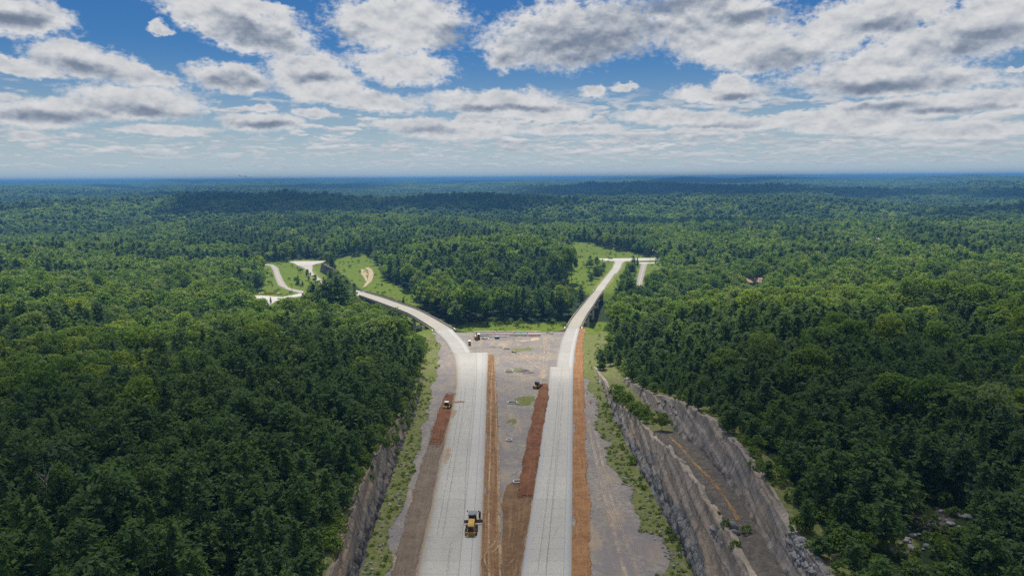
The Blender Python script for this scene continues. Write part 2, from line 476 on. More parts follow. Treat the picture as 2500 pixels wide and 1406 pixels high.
inc = (tx > toeL(ty) - .5) & (tx < toeR(ty) + .5)
vl = tx - toeL(ty); vr = toeR(ty) - tx
verge = np.where(inc & (ty < 372), np.maximum(sstep((5.4 - vl + 2.4 * fn) / 1.6), sstep((5.2 + (ty > 130) * 1.2 - vr + 3.4 * fn) / 1.8)), 0)
farv = ((ty > 270) & (ty < 372) & (tx > toeL(ty) - 14) & (tx < toeR(ty) + 14))
gravel = np.where(inc, corr, 0) * (1 - verge)
grass = np.maximum(grass * (1 - gravel), np.maximum(verge * .8, farv * (1 - np.where(inc, 1, 0)) * .9))
def spot(px, py, rx, ry, amp, arr, val=1.0):
    p = hit(px, py); q = hit(px + rx, py); s = hit(px, py - ry)
    a = max(.5, abs(q[0] - p[0])); b = max(.5, abs(s[1] - p[1]))
    d = np.hypot((tx - p[0]) / a, (ty - p[1]) / b)
    w = sstep((1.2 - d + 1.3 * fbm(tx / 2.0, ty / 3.0, 41, 4)) / .9) * amp * .85
    arr[:] = arr * (1 - w) + val * w
for s in [(1268, 852, 42, 9, .75), (1255, 902, 30, 9, .7), (1278, 978, 32, 18, .95), (1255, 1024, 22, 9, .95), (1262, 1045, 12, 14, .5), (1190, 822, 60, 2, .5), (1250, 826, 40, 3, .7), (1330, 860, 10, 22, .35), (1300, 1000, 14, 9, .5), (1258, 918, 20, 5, .5)]:
    spot(*s, grass)
zcr = zr(ty) - .25
xb1 = toeR(ty) + 1.2 + BAT_1 * hR1(ty)
rock = ((ty > 40) & (ty < 290) & (tx > toeR(ty)) & (tx < xb1 + bench(ty) + BAT_2 * hR2(ty) + 2)) * 1.0
rock = np.maximum(rock, ((ty > 40) & (ty < 262) & (tx < toeL(ty)) & (tx > toeL(ty) - BAT_L * hL(ty) - .9)) * 1.0)
rock[(ty > 168) & (tx > 0)] *= .35
grass[(ty > 168) & (rock > 0) & (tx > 0)] = .9
spot(2280, 1275, 75, 40, .9, rock); spot(2200, 1330, 70, 30, .8, grass)
topl = ((ty < 262) & (ty > 30) & (tx < toeL(ty) - BAT_L * hL(ty) - .9) & (tx > toeL(ty) - BAT_L * hL(ty) - 15))
grass = np.maximum(grass, topl * .85)
topr = ((ty < 272) & (ty > 30) & (tx > xb1 + bench(ty) + BAT_2 * hR2(ty) + 1.5) & (tx < xb1 + bench(ty) + BAT_2 * hR2(ty) + 6))
grass = np.maximum(grass, topr * .9)
mud = np.zeros(len(tx))
for s in [(1230, 842, 45, 8, .6), (1290, 870, 40, 5, .5), (1330, 850, 14, 14, .5), (1285, 831, 25, 3, .9), (1330, 826, 14, 10, .5), (1325, 915, 14, 14, .7)]: spot(*s, mud)
pm = 0 * pmask([(900, 652), (910, 655), (915, 668), (906, 688), (890, 703), (898, 685), (904, 668)]) | pmask([(885, 656), (889, 655), (900, 672), (893, 676), (882, 668)])
mud = np.maximum(mud, pm * .8)
pm = pmask(PARK_PX); gravel = np.maximum(gravel, pm * .45)
for S in (S_RF, S_LF):
    d = dpoly(tx, ty, mid(S, 2)); mud = np.maximum(mud, .42 * sstep((8.6 + 2.0 * fn - d) / 3.5) * (ty > 560))
fattr(ter, 'verge', grass * (1 - sstep((ty - 325 + 12 * fn) / 60)) * (ty > 0)); fattr(ter, 'grass', grass); fattr(ter, 'gravel', gravel); fattr(ter, 'rock', rock); fattr(ter, 'mud', mud)

mt, nt = material('ground_material')
pos = nt.n('ShaderNodeNewGeometry').outputs['Position']
def gmask(name, sc, w=.22, amp=.9):
    n = nt.noise(pos, sc, 5, .65)
    v = nt.math('ADD', nt.attr(name), nt.math('MULTIPLY', nt.math('SUBTRACT', n, .5), amp))
    return nt.sm(v, .5 - w, .5 + w)
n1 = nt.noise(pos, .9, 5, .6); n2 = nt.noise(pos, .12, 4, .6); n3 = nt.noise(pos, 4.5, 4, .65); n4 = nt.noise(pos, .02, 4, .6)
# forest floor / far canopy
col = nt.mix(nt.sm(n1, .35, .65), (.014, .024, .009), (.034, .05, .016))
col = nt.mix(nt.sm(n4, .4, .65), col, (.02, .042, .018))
# grass
g = nt.mix(nt.sm(n1, .3, .7), (.078, .128, .011), (.142, .182, .020))
g = nt.mix(nt.sm(n2, .35, .7), g, (.082, .135, .012))
g = nt.mix(nt.math('MULTIPLY', nt.sm(n3, .45, .7), .7), g, (.045, .085, .014))
g = nt.mix(nt.math('MULTIPLY', nt.sm(nt.noise(pos, .35, 5, .7), .50, .66), .55), g, (.18, .18, .05))
col = nt.mix(gmask('grass', .8), col, g)
# gravel pad
gv = nt.mix(nt.sm(n1, .3, .7), (.175, .158, .145), (.285, .262, .24))
gv = nt.mix(nt.sm(n2, .4, .65), gv, (.19, .172, .182))
gv = nt.mix(nt.math('MULTIPLY', nt.sm(n3, .5, .75), .6), gv, (.12, .11, .10))
gv = nt.mix(nt.math('MULTIPLY', nt.sm(nt.noise(pos, .5, 6, .72), .57, .7), .75), gv, (.12, .15, .045))
gv = nt.mix(nt.math('MULTIPLY', nt.sm(nt.noise(nt.vscale(pos, (1, .25, 1)), .22, 5, .7), .5, .68), .6), gv, (.34, .26, .18))
col = nt.mix(gmask('gravel', .9, .2, .7), col, gv)
gr2 = nt.mix(nt.sm(n1, .3, .7), (.075, .115, .022), (.125, .155, .035))
gr2 = nt.mix(nt.math('MULTIPLY', nt.sm(n3, .45, .65), .75), gr2, (.20, .165, .105))
gr2 = nt.mix(nt.math('MULTIPLY', nt.sm(nt.noise(pos, .45, 6, .75), .5, .62), .7), gr2, (.22, .18, .125))
col = nt.mix(gmask('verge', 1.1, .15, 1.1), col, gr2)
# bench and rubble
rk = nt.mix(nt.sm(n1, .3, .7), (.07, .062, .056), (.13, .115, .10))
rk = nt.mix(nt.math('MULTIPLY', nt.sm(n3, .5, .75), .6), rk, (.2, .19, .18))
col = nt.mix(gmask('rock', .8, .2, .5), col, rk)
md = nt.mix(nt.sm(n1, .3, .7), (.36, .26, .165), (.44, .345, .24))
col = nt.mix(gmask('mud', .7, .25, 1.0), col, md)
bh = nt.math('ADD', nt.math('MULTIPLY', n1, .6), nt.math('MULTIPLY', n3, .4))
finish(nt, col, .95, .1, bump=bh, bstr=.5, bdist=.35)
ground = link('ground', ter, mt)
tag(ground, 'rolling ground of gravel, grass and forest floor reaching to the horizon', kind='structure')

# ------------------------------------------------------------------ concrete carriageways
def concrete(name, base, warm, joints=4.6, lane=(), edge_l=.0, edge_r=.0, shoulder=None):
    mt, nt = material(name)
    uv = nt.n('ShaderNodeUVMap', uv_map='UVMap').outputs[0]
    sep = nt.n('ShaderNodeSeparateXYZ', {0: uv}); u, v = sep.outputs[0], sep.outputs[1]
    pos = nt.n('ShaderNodeNewGeometry').outputs['Position']
    a = nt.noise(pos, .16, 5, .6); b = nt.noise(pos, 1.3, 5, .65); c = nt.noise(pos, 7, 3, .6)
    col = nt.mix(nt.sm(a, .3, .7), base, warm)
    slab = nt.n('ShaderNodeTexWhiteNoise', {'W': nt.math('FLOOR', nt.math('DIVIDE', v, joints * 3))}, noise_dimensions='1D').outputs[0]
    col = nt.mix(nt.math('MULTIPLY', slab, .30), col, (.24, .24, .235))
    col = nt.mix(nt.math('MULTIPLY', nt.sm(b, .48, .72), .40), col, (.22, .205, .185))
    col = nt.mix(nt.math('MULTIPLY', c, .10), col, (.46, .45, .43))
    lng = nt.noise(nt.vscale(uv, (26, .05, 1)), 1.0, 4, .6)              # tyre wear along the lanes
    col = nt.mix(nt.math('MULTIPLY', nt.sm(lng, .5, .75), .28), col, (.21, .205, .20))
    fr = nt.math('ABSOLUTE', nt.math('SUBTRACT', nt.math('FRACT', nt.math('DIVIDE', v, joints)), .5))
    jn = nt.sm(fr, .472, .494)
    col = nt.mix(nt.math('MULTIPLY', jn, .36), col, (.15, .145, .14))
    if shoulder:
        for lo, hi, cc in shoulder:
            ms = nt.math('MULTIPLY', nt.sm(u, lo - .004, lo + .004), nt.sm(u, hi + .004, hi - .004))
            col = nt.mix(nt.math('MULTIPLY', ms, .55), col, cc)
    for l in lane:
        d = nt.math('ABSOLUTE', nt.math('SUBTRACT', u, l))
        col = nt.mix(nt.math('MULTIPLY', nt.sm(d, .0085, .003), .55), col, (.14, .135, .13))
    en = nt.noise(nt.vscale(pos, (1, .35, 1)), .55, 5, .7)
    for e, side in ((edge_l, 0), (edge_r, 1)):
        if e:
            du = u if side == 0 else nt.math('SUBTRACT', 1.0, u)
            w = nt.math('ADD', du, nt.math('MULTIPLY', nt.math('SUBTRACT', .5, en), e * 2.2))
            col = nt.mix(nt.math('MULTIPLY', nt.sm(w, e, e * .35), .8), col, (.38, .27, .17))
    finish(nt, col, .85, .25, bump=b, bstr=.15, bdist=.05)
    return mt

def slab_mesh(name, S, th, mat, off=.0, kind='structure', parent=None):
    A, B = S; n = len(A); nu = 6
    t = np.linspace(0, 1, nu)[None, :, None]
    top = A[:, None, :] * (1 - t) + B[:, None, :] * t
    top[..., 2] += off
    bot = top[:, [0, -1], :].copy(); bot[..., 2] -= th
    v = np.concatenate([top.reshape(-1, 3), bot.reshape(-1, 3)])
    q = list(map(tuple, grid_faces(n, nu)[:, ::-1] if False else grid_faces(n, nu)))
    o = n * nu
    for i in range(n - 1):
        q.append((i * nu, (i + 1) * nu, o + 2 * (i + 1), o + 2 * i))
        q.append(((i + 1) * nu + nu - 1, i * nu + nu - 1, o + 2 * i + 1, o + 2 * (i + 1) + 1))
        q.append((o + 2 * i, o + 2 * (i + 1), o + 2 * (i + 1) + 1, o + 2 * i + 1))
    for i in (0, n - 1):
        q.append((i * nu, o + 2 * i, o + 2 * i + 1, i * nu + nu - 1))
    me = np_mesh(name, v, quads=np.array(q))
    s = np.concatenate([[0], np.cumsum(np.linalg.norm(np.diff((A + B) / 2, axis=0), axis=1))])
    uvv = np.concatenate([np.stack(np.broadcast_arrays(t[0, :, 0][None, :], s[:, None]), -1).reshape(-1, 2), np.stack([np.tile([0, 1], n), np.repeat(s, 2)], -1)])
    li = np.zeros(len(me.loops), np.int32); me.loops.foreach_get('vertex_index', li)
    uvl = me.uv_layers.new(name='UVMap'); uvl.data.foreach_set('uv', uvv[li].astype(np.float32).ravel())
    import bmesh
    bm = bmesh.new(); bm.from_mesh(me); bmesh.ops.recalc_face_normals(bm, faces=bm.faces); bm.to_mesh(me); bm.free()
    o = link(name, me, mat, parent)
    if kind: o['kind'] = kind
    return o

BL, WM = (.365, .362, .346), (.40, .386, .358)
c_left = concrete('concrete_left', BL, WM, 4.6, lane=(.655, .84), edge_l=.055, edge_r=.03, shoulder=[(.66, 1.1, (.40, .40, .395))])
c_ramp = concrete('concrete_ramp', (.325, .325, .315), (.37, .36, .338), 4.6, lane=(.72,), shoulder=[(.72, 1.1, (.43, .43, .425))])
c_right = concrete('concrete_right', BL, WM, 4.6, lane=(.5, .84), edge_l=.03, edge_r=.02, shoulder=[(-.1, .10, (.37, .39, .425)), (.84, 1.1, (.365, .385, .42))])
c_deck = concrete('concrete_deck', (.32, .302, .258), (.35, .328, .28), 6.5)
c_far = concrete('concrete_far', (.38, .37, .34), (.405, .395, .36), 4.6)
for nm, S, m_, lab in (('road', S_LM, c_left, 'pale concrete carriageway on the left with a motor grader on it'), ('road', S_LR, c_ramp, 'curved concrete ramp from the left carriageway to its bridge'),
                       ('road', S_LF, c_far, 'concrete ramp beyond the left bridge'), ('road', S_RM, c_right, 'pale concrete carriageway on the right between dirt strips'),
                       ('road', S_RR, c_ramp, 'concrete ramp from the right carriageway to its bridge'), ('road', S_RF, c_far, 'concrete ramp beyond the right bridge up to the crossroad')):
    tag(slab_mesh(nm, S, .32, m_), lab)

# ------------------------------------------------------------------ asphalt roads beyond the valley
def asphalt(name, base, line=True):
    mt, nt = material(name)
    uv = nt.n('ShaderNodeUVMap', uv_map='UVMap').outputs[0]
    u = nt.n('ShaderNodeSeparateXYZ', {0: uv}).outputs[0]
    pos = nt.n('ShaderNodeNewGeometry').outputs['Position']
    a = nt.noise(pos, .3, 5, .6); b = nt.noise(pos, 3, 4, .6)
    col = nt.mix(nt.sm(a, .3, .7), base, [q * 1.2 for q in base])
    col = nt.mix(nt.math('MULTIPLY', b, .2), col, [q * .7 for q in base])
    for l in (.18, .36, .66, .84):
        d = nt.math('ABSOLUTE', nt.math('SUBTRACT', u, l))
        col = nt.mix(nt.math('MULTIPLY', nt.sm(d, .07, .01), .4), col, [q * .72 for q in base])
    if line:
        d = nt.math('ABSOLUTE', nt.math('SUBTRACT', u, .52))
        col = nt.mix(nt.math('MULTIPLY', nt.sm(d, .035, .02), .8), col, (.62, .44, .12))
    finish(nt, col, .9, .2)
    return mt
asp = asphalt('asphalt_material', (.30, .285, .275)); asp_r = asphalt('asphalt_dark', (.26, .245, .24))
for E, m_, lab in ((A_L, asp, 'two lane asphalt road with a yellow line curving past the grass'), (A_R, asp_r, 'straight two lane asphalt road with a yellow line beside pines')):
    S = linear(E, 3.0); S = (S[0].copy(), S[1].copy()); S[0][:, 2] = ZF; S[1][:, 2] = ZF
    tag(slab_mesh('asphalt_road', S, .25, m_, .02), lab)
asp_p = asphalt('asphalt_plain', (.40, .375, .355), False); gr_p = asphalt('gravel_lot_material', (.42, .40, .38), False)
def plate(name, poly, z, mat, lab):
    mb = MB(); n = len(poly)
    mb.add([(x, y, z) for x, y in poly] + [(x, y, z - .3) for x, y in poly], [tuple(range(n - 1, -1, -1)), tuple(range(n, 2 * n))] + [(i, (i + 1) % n, n + (i + 1) % n, n + i) for i in range(n)])
    import bmesh
    o = mb.build(name, mat); bm = bmesh.new(); bm.from_mesh(o.data); bmesh.ops.recalc_face_normals(bm, faces=bm.faces); bm.to_mesh(o.data); bm.free()
    me = o.data; uvl = me.uv_layers.new(name='UVMap')
    for l in me.loops: uvl.data[l.index].uv = (.05, me.vertices[l.vertex_index].co.y)
    o['kind'] = 'structure'; o['label'] = lab
plate('crossroad', T_LEFT, ZF + .03, asp_p, 'wide paved crossroad at the head of the left ramp')
plate('crossroad', T_RIGHT, ZF + .03, asp_p, 'wide paved crossroad at the head of the right ramp with one dark car')
plate('crossroad', T_R2, ZF + .06, asp_p, 'short paved cross street at the end of the asphalt road')
plate('gravel_lot', LOT, ZF - .02, gr_p, 'pale gravel lot with stored equipment at the curve')

# ------------------------------------------------------------------ dirt strips, tracks
def dirt(name, ca, cb, cc, stripes=10, al=.12, ar=.12, spots=0.0, jt=2.0):
    mt, nt = material(name)
    uv = nt.n('ShaderNodeUVMap', uv_map='UVMap').outputs[0]
    u = nt.n('ShaderNodeSeparateXYZ', {0: uv}).outputs[0]
    pos = nt.n('ShaderNodeNewGeometry').outputs['Position']
    a = nt.noise(nt.vscale(uv, (stripes, .035, 1)), 1.0, 4, .6); b = nt.noise(pos, .25, 5, .65); c = nt.noise(pos, 2.6, 5, .7)
    col = nt.mix(nt.sm(b, .35, .65), ca, cb)
    col = nt.mix(nt.math('MULTIPLY', nt.sm(a, .48, .72), .75), col, cc)
    d2 = nt.noise(pos, .9, 6, .75)
    col = nt.mix(nt.math('MULTIPLY', nt.sm(d2, .5, .68), .6), col, [q * .6 for q in ca])
    col = nt.mix(nt.math('MULTIPLY', nt.sm(d2, .48, .3), .45), col, cc)
    col = nt.mix(nt.math('MULTIPLY', nt.sm(c, .5, .78), .6), col, [q * .4 for q in ca])
    e = nt.math('ADD', nt.math('MULTIPLY', nt.noise(nt.vscale(pos, (1, .6, 1)), .9, 6, .72), .6), nt.math('MULTIPLY', nt.noise(nt.vscale(pos, (1, .6, 1)), .22, 3, .6), .4))
    j = nt.math('MULTIPLY', nt.math('SUBTRACT', e, .5), jt)
    l = nt.sm(nt.math('ADD', nt.math('DIVIDE', u, al), j), .35, .55) if al else 1.0
    r = nt.sm(nt.math('ADD', nt.math('DIVIDE', nt.math('SUBTRACT', 1.0, u), ar), j), .35, .55) if ar else 1.0
    al_ = nt.math('MULTIPLY', l, r)
    al_ = nt.math('MULTIPLY', al_, nt.sm(nt.math('ADD', nt.attr('endf'), nt.math('MULTIPLY', nt.math('SUBTRACT', nt.noise(pos, .5, 5, .7), .5), 1.6)), .3, .7))
    if spots: al_ = nt.math('MULTIPLY', al_, nt.math('ADD', .22 if spots > .1 else .14, nt.math('MULTIPLY', nt.sm(nt.noise(pos, .2, 6, .75), .35, .65), spots)))
    finish(nt, col, .95, .1, bump=c, bstr=.6, bdist=.2, alpha=al_)
    return mt

def ribbon(name, pairs, mat, hgt=.1, nu=10, rough=.06, step=1.2, off=.05, lab=None, kind='structure', taper=0, wob=.75):
    L = hits([p for p, _ in pairs])[:, :2]; Rr = hits([q for _, q in pairs])[:, :2]
    A = np.concatenate([L, Rr], 1); out = []
    for p, q in zip(A[:-1], A[1:]):
        n = max(1, int(np.linalg.norm(q[:2] - p[:2]) / step)); out += [p + (q - p) * k / n for k in range(n)]
    out.append(A[-1]); A = np.array(out); n = len(A)
    if wob:
        sd_ = float(A[0, 0] * 7.3); wv_ = A[:, 1]
        A[:, 0] += wob * (fbm(wv_ / 9, wv_ * 0 + sd_, 5, 3) + .5 * fbm(wv_ / 2.2, wv_ * 0 + sd_, 6, 3)); A[:, 2] += wob * .7 * (fbm(wv_ / 8, wv_ * 0 + sd_, 8, 3) + .5 * fbm(wv_ / 2.0, wv_ * 0 + sd_, 9, 3))
    t = np.linspace(0, 1, nu)[None, :]
    x = A[:, 0:1] * (1 - t) + A[:, 2:3] * t; y = A[:, 1:2] * (1 - t) + A[:, 3:4] * t
    s = np.concatenate([[0], np.cumsum(np.hypot(*np.diff((A[:, :2] + A[:, 2:]) / 2, axis=0).T))])
    z = H(x, y) + off + hgt * (1 - (2 * t - 1) ** 4) * (1 + .5 * fbm(x / 2.5, y / 3.5, 79, 3)) + rough * fbm(x / .9, y / 1.6, 77, 3)
    if taper: z = z - (off + hgt * .8) * (1 - sstep(np.minimum(s, s[-1] - s)[:, None] / taper)) * 0.9
    me = np_mesh(name, np.stack([x, y, z], -1).reshape(-1, 3), quads=grid_faces(n, nu)[:, ::-1])
    fattr(me, 'endf', np.repeat(np.clip(np.minimum(s, s[-1] - s) / (taper or 1e-3), 0, 1.8), nu))
    uvv = np.stack(np.broadcast_arrays(t, s[:, None]), -1).reshape(-1, 2)
    li = np.zeros(len(me.loops), np.int32); me.loops.foreach_get('vertex_index', li)
    uvl = me.uv_layers.new(name='UVMap'); uvl.data.foreach_set('uv', uvv[li].astype(np.float32).ravel())
    o = link(name, me, mat, None, True)
    return tag(o, lab, kind=kind)

RED, REDB, TAN = (.125, .054, .029), (.185, .083, .044), (.34, .20, .11)
BRN, BRNB, BTAN = (.13, .078, .043), (.185, .115, .065), (.29, .19, .11)
d_red = dirt('red_dirt', RED, REDB, (.23, .13, .08), 9, .26, .14)
d_left = dirt('left_dirt', (.135, .105, .08), (.175, .14, .11), (.235, .19, .15), 12, .34, .03)
d_brown = dirt('brown_dirt', (.16, .088, .045), (.225, .13, .068), (.37, .25, .145), 12, .03, .26)
d_mid = dirt('median_dirt', BRN, BRNB, BTAN, 7, .07, .05)
d_right = dirt('orange_dirt', (.215, .108, .048), (.29, .158, .078), (.36, .225, .125), 10, .02, .30)
d_track = dirt('track_dust', (.42, .31, .2), (.47, .36, .25), (.5, .4, .28), 3, .4, .4, .6, .7)
d_pale = dirt('pale_track_dust', (.40, .33, .27), (.46, .39, .32), (.30, .255, .22), 4, .4, .4, .6, .7)
ribbon('dirt_shoulder', [((890, 1600), (975, 1600)), ((945, 1406), (1017, 1406)), ((990, 1240), (1051, 1240)), ((1022, 1130), (1073, 1130)), ((1048, 1050), (1091, 1050)), ((1068, 1000), (1102, 1000)), ((1085, 965), (1110, 965))], d_left, .06, 12, lab='brown dirt shoulder left of the left carriageway')
ribbon('dirt_shoulder', [((1040, 1110), (1077, 1110)), ((1055, 1050), (1091, 1050)), ((1066, 1010), (1100, 1010)), ((1077, 978), (1107, 978)), ((1090, 957), (1112, 957)), ((1104, 948), (1113, 948))], d_red, .3, 12, .12, lab='fresh red dirt bank beside the left carriageway', taper=18, off=.1)
ribbon('dirt_shoulder', [((1167, 1600), (1216, 1600)), ((1173, 1406), (1226, 1406)), ((1177, 1300), (1226, 1300)), ((1181, 1200), (1225, 1200)), ((1186, 1060), (1221, 1060)), ((1188, 980), (1217, 980)), ((1191, 900), (1211, 900)), ((1192, 866), (1207, 866))], d_brown, .16, 14, .09, lab='brown rutted dirt strip right of the left carriageway', off=.06)
ribbon('dirt_shoulder', [((1222, 1600), (1242, 1600)), ((1225, 1406), (1272, 1406)), ((1225, 1300), (1287, 1300)), ((1225, 1225), (1298, 1225)), ((1232, 1185), (1304, 1185)), ((1262, 1168), (1307, 1168))], d_mid, .08, 12, .1, lab='churned brown dirt filling the near median', off=.04, taper=3)
ribbon('dirt_shoulder', [((1254, 1225), (1304, 1222)), ((1262, 1195), (1308, 1192)), ((1272, 1122), (1318, 1122)), ((1281, 1078), (1324, 1078)), ((1298, 1008), (1335, 1008)), ((1312, 957), (1342, 957)), ((1322, 934), (1341, 936))], d_red, .38, 12, .16, lab='fresh red dirt bank beside the right carriageway', off=.12, taper=4)
ribbon('dirt_shoulder', [((1395, 1600), (1458, 1600)), ((1396, 1406), (1452, 1406)), ((1397.5, 1250), (1447, 1250)), ((1398, 1140), (1437, 1140)), ((1398.6, 1032), (1434, 1032)), ((1399, 970), (1429, 970)), ((1400, 900), (1428, 900)), ((1407, 838), (1425, 838)), ((1415.5, 802), (1432, 802))], d_right, .14, 12, .1, lab='orange dirt strip right of the right carriageway', off=.06)

def track(pts, w, mat, lab):
    P = hits(pts)[:, :2]
    # densify with a smooth curve
    Q = np.vstack([2 * P[0] - P[1], P, 2 * P[-1] - P[-2]]); C = []
    for i in range(1, len(Q) - 2):
        n = max(2, int(np.linalg.norm(Q[i + 1] - Q[i]) / 1.2))
        for k in range(n):
            t = k / n; p0, p1, p2, p3 = Q[i - 1:i + 3]
            C.append(.5 * (2 * p1 + (p2 - p0) * t + (2 * p0 - 5 * p1 + 4 * p2 - p3) * t * t + (3 * p1 - p0 - 3 * p2 + p3) * t ** 3))
    C.append(Q[-2]); C = np.array(C)
    T = np.gradient(C, axis=0); T /= np.linalg.norm(T, axis=1)[:, None] + 1e-9
    N = np.stack([-T[:, 1], T[:, 0]], -1); n = len(C)
    t = np.linspace(-.5, .5, 4)
    X = C[:, None, :] + N[:, None, :] * (t * w)[None, :, None]
    z = TRK(X[..., 0], X[..., 1]) + .07
    me = np_mesh('tyre_track', np.concatenate([X, z[..., None]], -1).reshape(-1, 3), quads=grid_faces(n, 4))
    s = np.concatenate([[0], np.cumsum(np.linalg.norm(np.diff(C, axis=0), axis=1))])
    fattr(me, 'endf', np.repeat(np.clip(np.minimum(s, s[-1] - s) / 6, 0, 1.8), 4))
    uvv = np.stack(np.broadcast_arrays((t + .5)[None, :], s[:, None]), -1).reshape(-1, 2)
    li = np.zeros(len(me.loops), np.int32); me.loops.foreach_get('vertex_index', li)
    me.uv_layers.new(name='UVMap').data.foreach_set('uv', uvv[li].astype(np.float32).ravel())
    tag(link('tyre_track', me, mat), lab, kind='structure')
TRK = H
def TRK_hi(x, y): return H(x, y) + .26
TRK = TRK_hi
for pts, w in (([(1196, 1500), (1194, 1406), (1193, 1250), (1196, 1120), (1199, 1000), (1201, 900)], .55), ([(1222, 1500), (1219, 1330), (1216, 1200), (1213, 1060), (1210, 960), (1207, 880)], .5), ([(1225, 1406), (1221, 1290), (1219, 1180), (1216, 1040)], .45),
               ([(1205, 1420), (1183, 1372), (1187, 1352), (1206, 1330), (1216, 1300)], .5), ([(1192, 1362), (1214, 1340), (1220, 1318)], .35), ([(1232, 1400), (1250, 1372), (1270, 1352)], .5), ([(1215, 970), (1209, 985), (1195, 1000), (1192, 1012)], .4), ([(1250, 1420), (1262, 1390), (1272, 1370)], .4)):
    track(pts, w, d_track, 'pale tyre track pressed into the brown median dirt')
TRK = H
for pts, w in (([(1580, 1560), (1528, 1406), (1502, 1310), (1473, 1200), (1453, 1110), (1440, 1050), (1436, 1015)], 1.3), ([(1600, 1500), (1560, 1406), (1517, 1290), (1486, 1195), (1462, 1090), (1449, 1040)], 1.1),
               ([(1188, 838), (1215, 845), (1250, 864), (1285, 880), (1312, 896), (1330, 912)], 1.6), ([(1200, 832), (1240, 850), (1280, 869), (1320, 893)], 1.2), ([(1341, 828), (1339, 860), (1334, 890), (1330, 930)], 1.1), ([(1330, 832), (1329, 862), (1326, 890), (1322, 925)], 1.0), ([(1290, 838), (1320, 836), (1337, 826), (1362, 812)], 1.6)):
    track(pts, w, d_pale, 'pale dusty vehicle track across the gravel beside the roads')
TRK = lambda x, y: H(x, y) + .16
for pts in ([(1404, 1316), (1425, 1306), (1447, 1288)], [(1404, 1322), (1430, 1316), (1452, 1304)]):
    track(pts, .35, d_track, 'curved tyre track crossing the orange dirt strip')
TRK = H
track([(1628, 1058), (1655, 1085), (1690, 1125), (1737, 1172), (1775, 1222), (1800, 1265), (1822, 1300)], 2.1, dirt('ochre_seep', (.33, .19, .08), (.38, .25, .13), (.45, .34, .2), 2, .7, .7, .75, 1.2), 'ochre runoff stain along the inner edge of the rock bench')

d_scar = dirt('bare_earth', (.33, .26, .17), (.40, .32, .22), (.46, .39, .28), 4, .22, .22)
ribbon('bare_earth', [((889, 655), (897, 652)), ((897, 660), (909, 657)), ((899, 670), (914, 668)), ((896, 682), (911, 682)), ((890, 693), (902, 692)), ((884, 703), (889, 702))], d_scar, .05, 10, .1, 2.0, .12, 'curved scar of bare tan earth on the grass slope beyond the left bridge', taper=4, wob=0)
ribbon('bare_earth', [((881, 657), (886, 656)), ((879, 668), (889, 667)), ((887, 677), (896, 677)), ((893, 688), (899, 687))], d_scar, .05, 10, .1, 2.0, .12, 'smaller bare earth patch left of the curved scar', taper=4, wob=0)
TRK = lambda x, y: zr(y) - .055
d_mark = dirt('tyre_mark', (.20, .20, .195), (.215, .215, .21), (.23, .23, .225), 2, .6, .6, .08, .8)
for pts, w in (([(1098, 1420), (1096, 1360), (1103, 1325), (1122, 1303), (1146, 1296)], .4), ([(1090, 1420), (1092, 1375), (1100, 1345), (1117, 1330)], .35), ([(1062, 1330), (1090, 1180), (1118, 1020), (1128, 940)], .5), ([(1078, 1330), (1102, 1180), (1128, 1020), (1137, 940)], .5),
               ([(1133, 1260), (1140, 1120), (1152, 1000), (1160, 915)], .45), ([(1310, 1420), (1338, 1200), (1356, 1040), (1366, 930)], .5), ([(1330, 1420), (1353, 1200), (1368, 1040), (1376, 930)], .5), ([(1112, 1000), (1140, 996), (1165, 985), (1186, 982)], .35), ([(1096, 1075), (1120, 1068), (1150, 1072), (1183, 1058)], .35), ([(1345, 1330), (1362, 1290), (1385, 1268)], .35), ([(1330, 1180), (1360, 1172), (1392, 1180)], .3)):
    track(pts, w, d_mark, 'faint dark tyre mark on the pale concrete')
TRK = H
# spilled dirt on the concrete
def spill(px, py, rx, ry, c, lab):
    p = road_hit(px, py); a = abs(road_hit(px + rx, py)[0] - p[0]); b = abs(road_hit(px, py - ry)[1] - p[1])
    mt, nt = material('spilled_dirt')
    oc = nt.n('ShaderNodeTexCoord').outputs['Object']
    n = nt.noise(nt.n('ShaderNodeNewGeometry').outputs['Position'], .8, 6, .78)
    d = nt.n('ShaderNodeVectorMath', {0: nt.vscale(oc, (1 / a, 1 / b, 0))}, operation='LENGTH').outputs['Value']
    al = nt.sm(nt.math('ADD', d, nt.math('MULTIPLY', nt.math('SUBTRACT', n, .5), 2.6)), .95, .35)
    finish(nt, c, .95, .1, alpha=nt.math('MULTIPLY', al, .6))
    vs = []
    for i in range(5):
        for j in range(5):
            x, y = (i / 2 - 1) * a * 1.3, (j / 2 - 1) * b * 1.3
            vs.append((x, y, float(zr(p[1] + y)) - p[2] + .02))
    o = link('spilled_dirt', np_mesh('spilled_dirt', vs, quads=grid_faces(5, 5)), mt); o.location = p
    tag(o, lab, kind='structure')
spill(1120, 981, 22, 3, (.25, .10, .05), 'rust red dirt spilled across the left carriageway')
spill(1108, 962, 9, 4, (.3, .15, .09), 'thin smear of red dirt on the left carriageway edge')
spill(1107, 1010, 8, 12, (.36, .25, .16), 'dusty smear on the left edge of the left carriageway')
spill(1092, 1110, 10, 25, (.40, .28, .18), 'tan dirt film along the left carriageway edge')
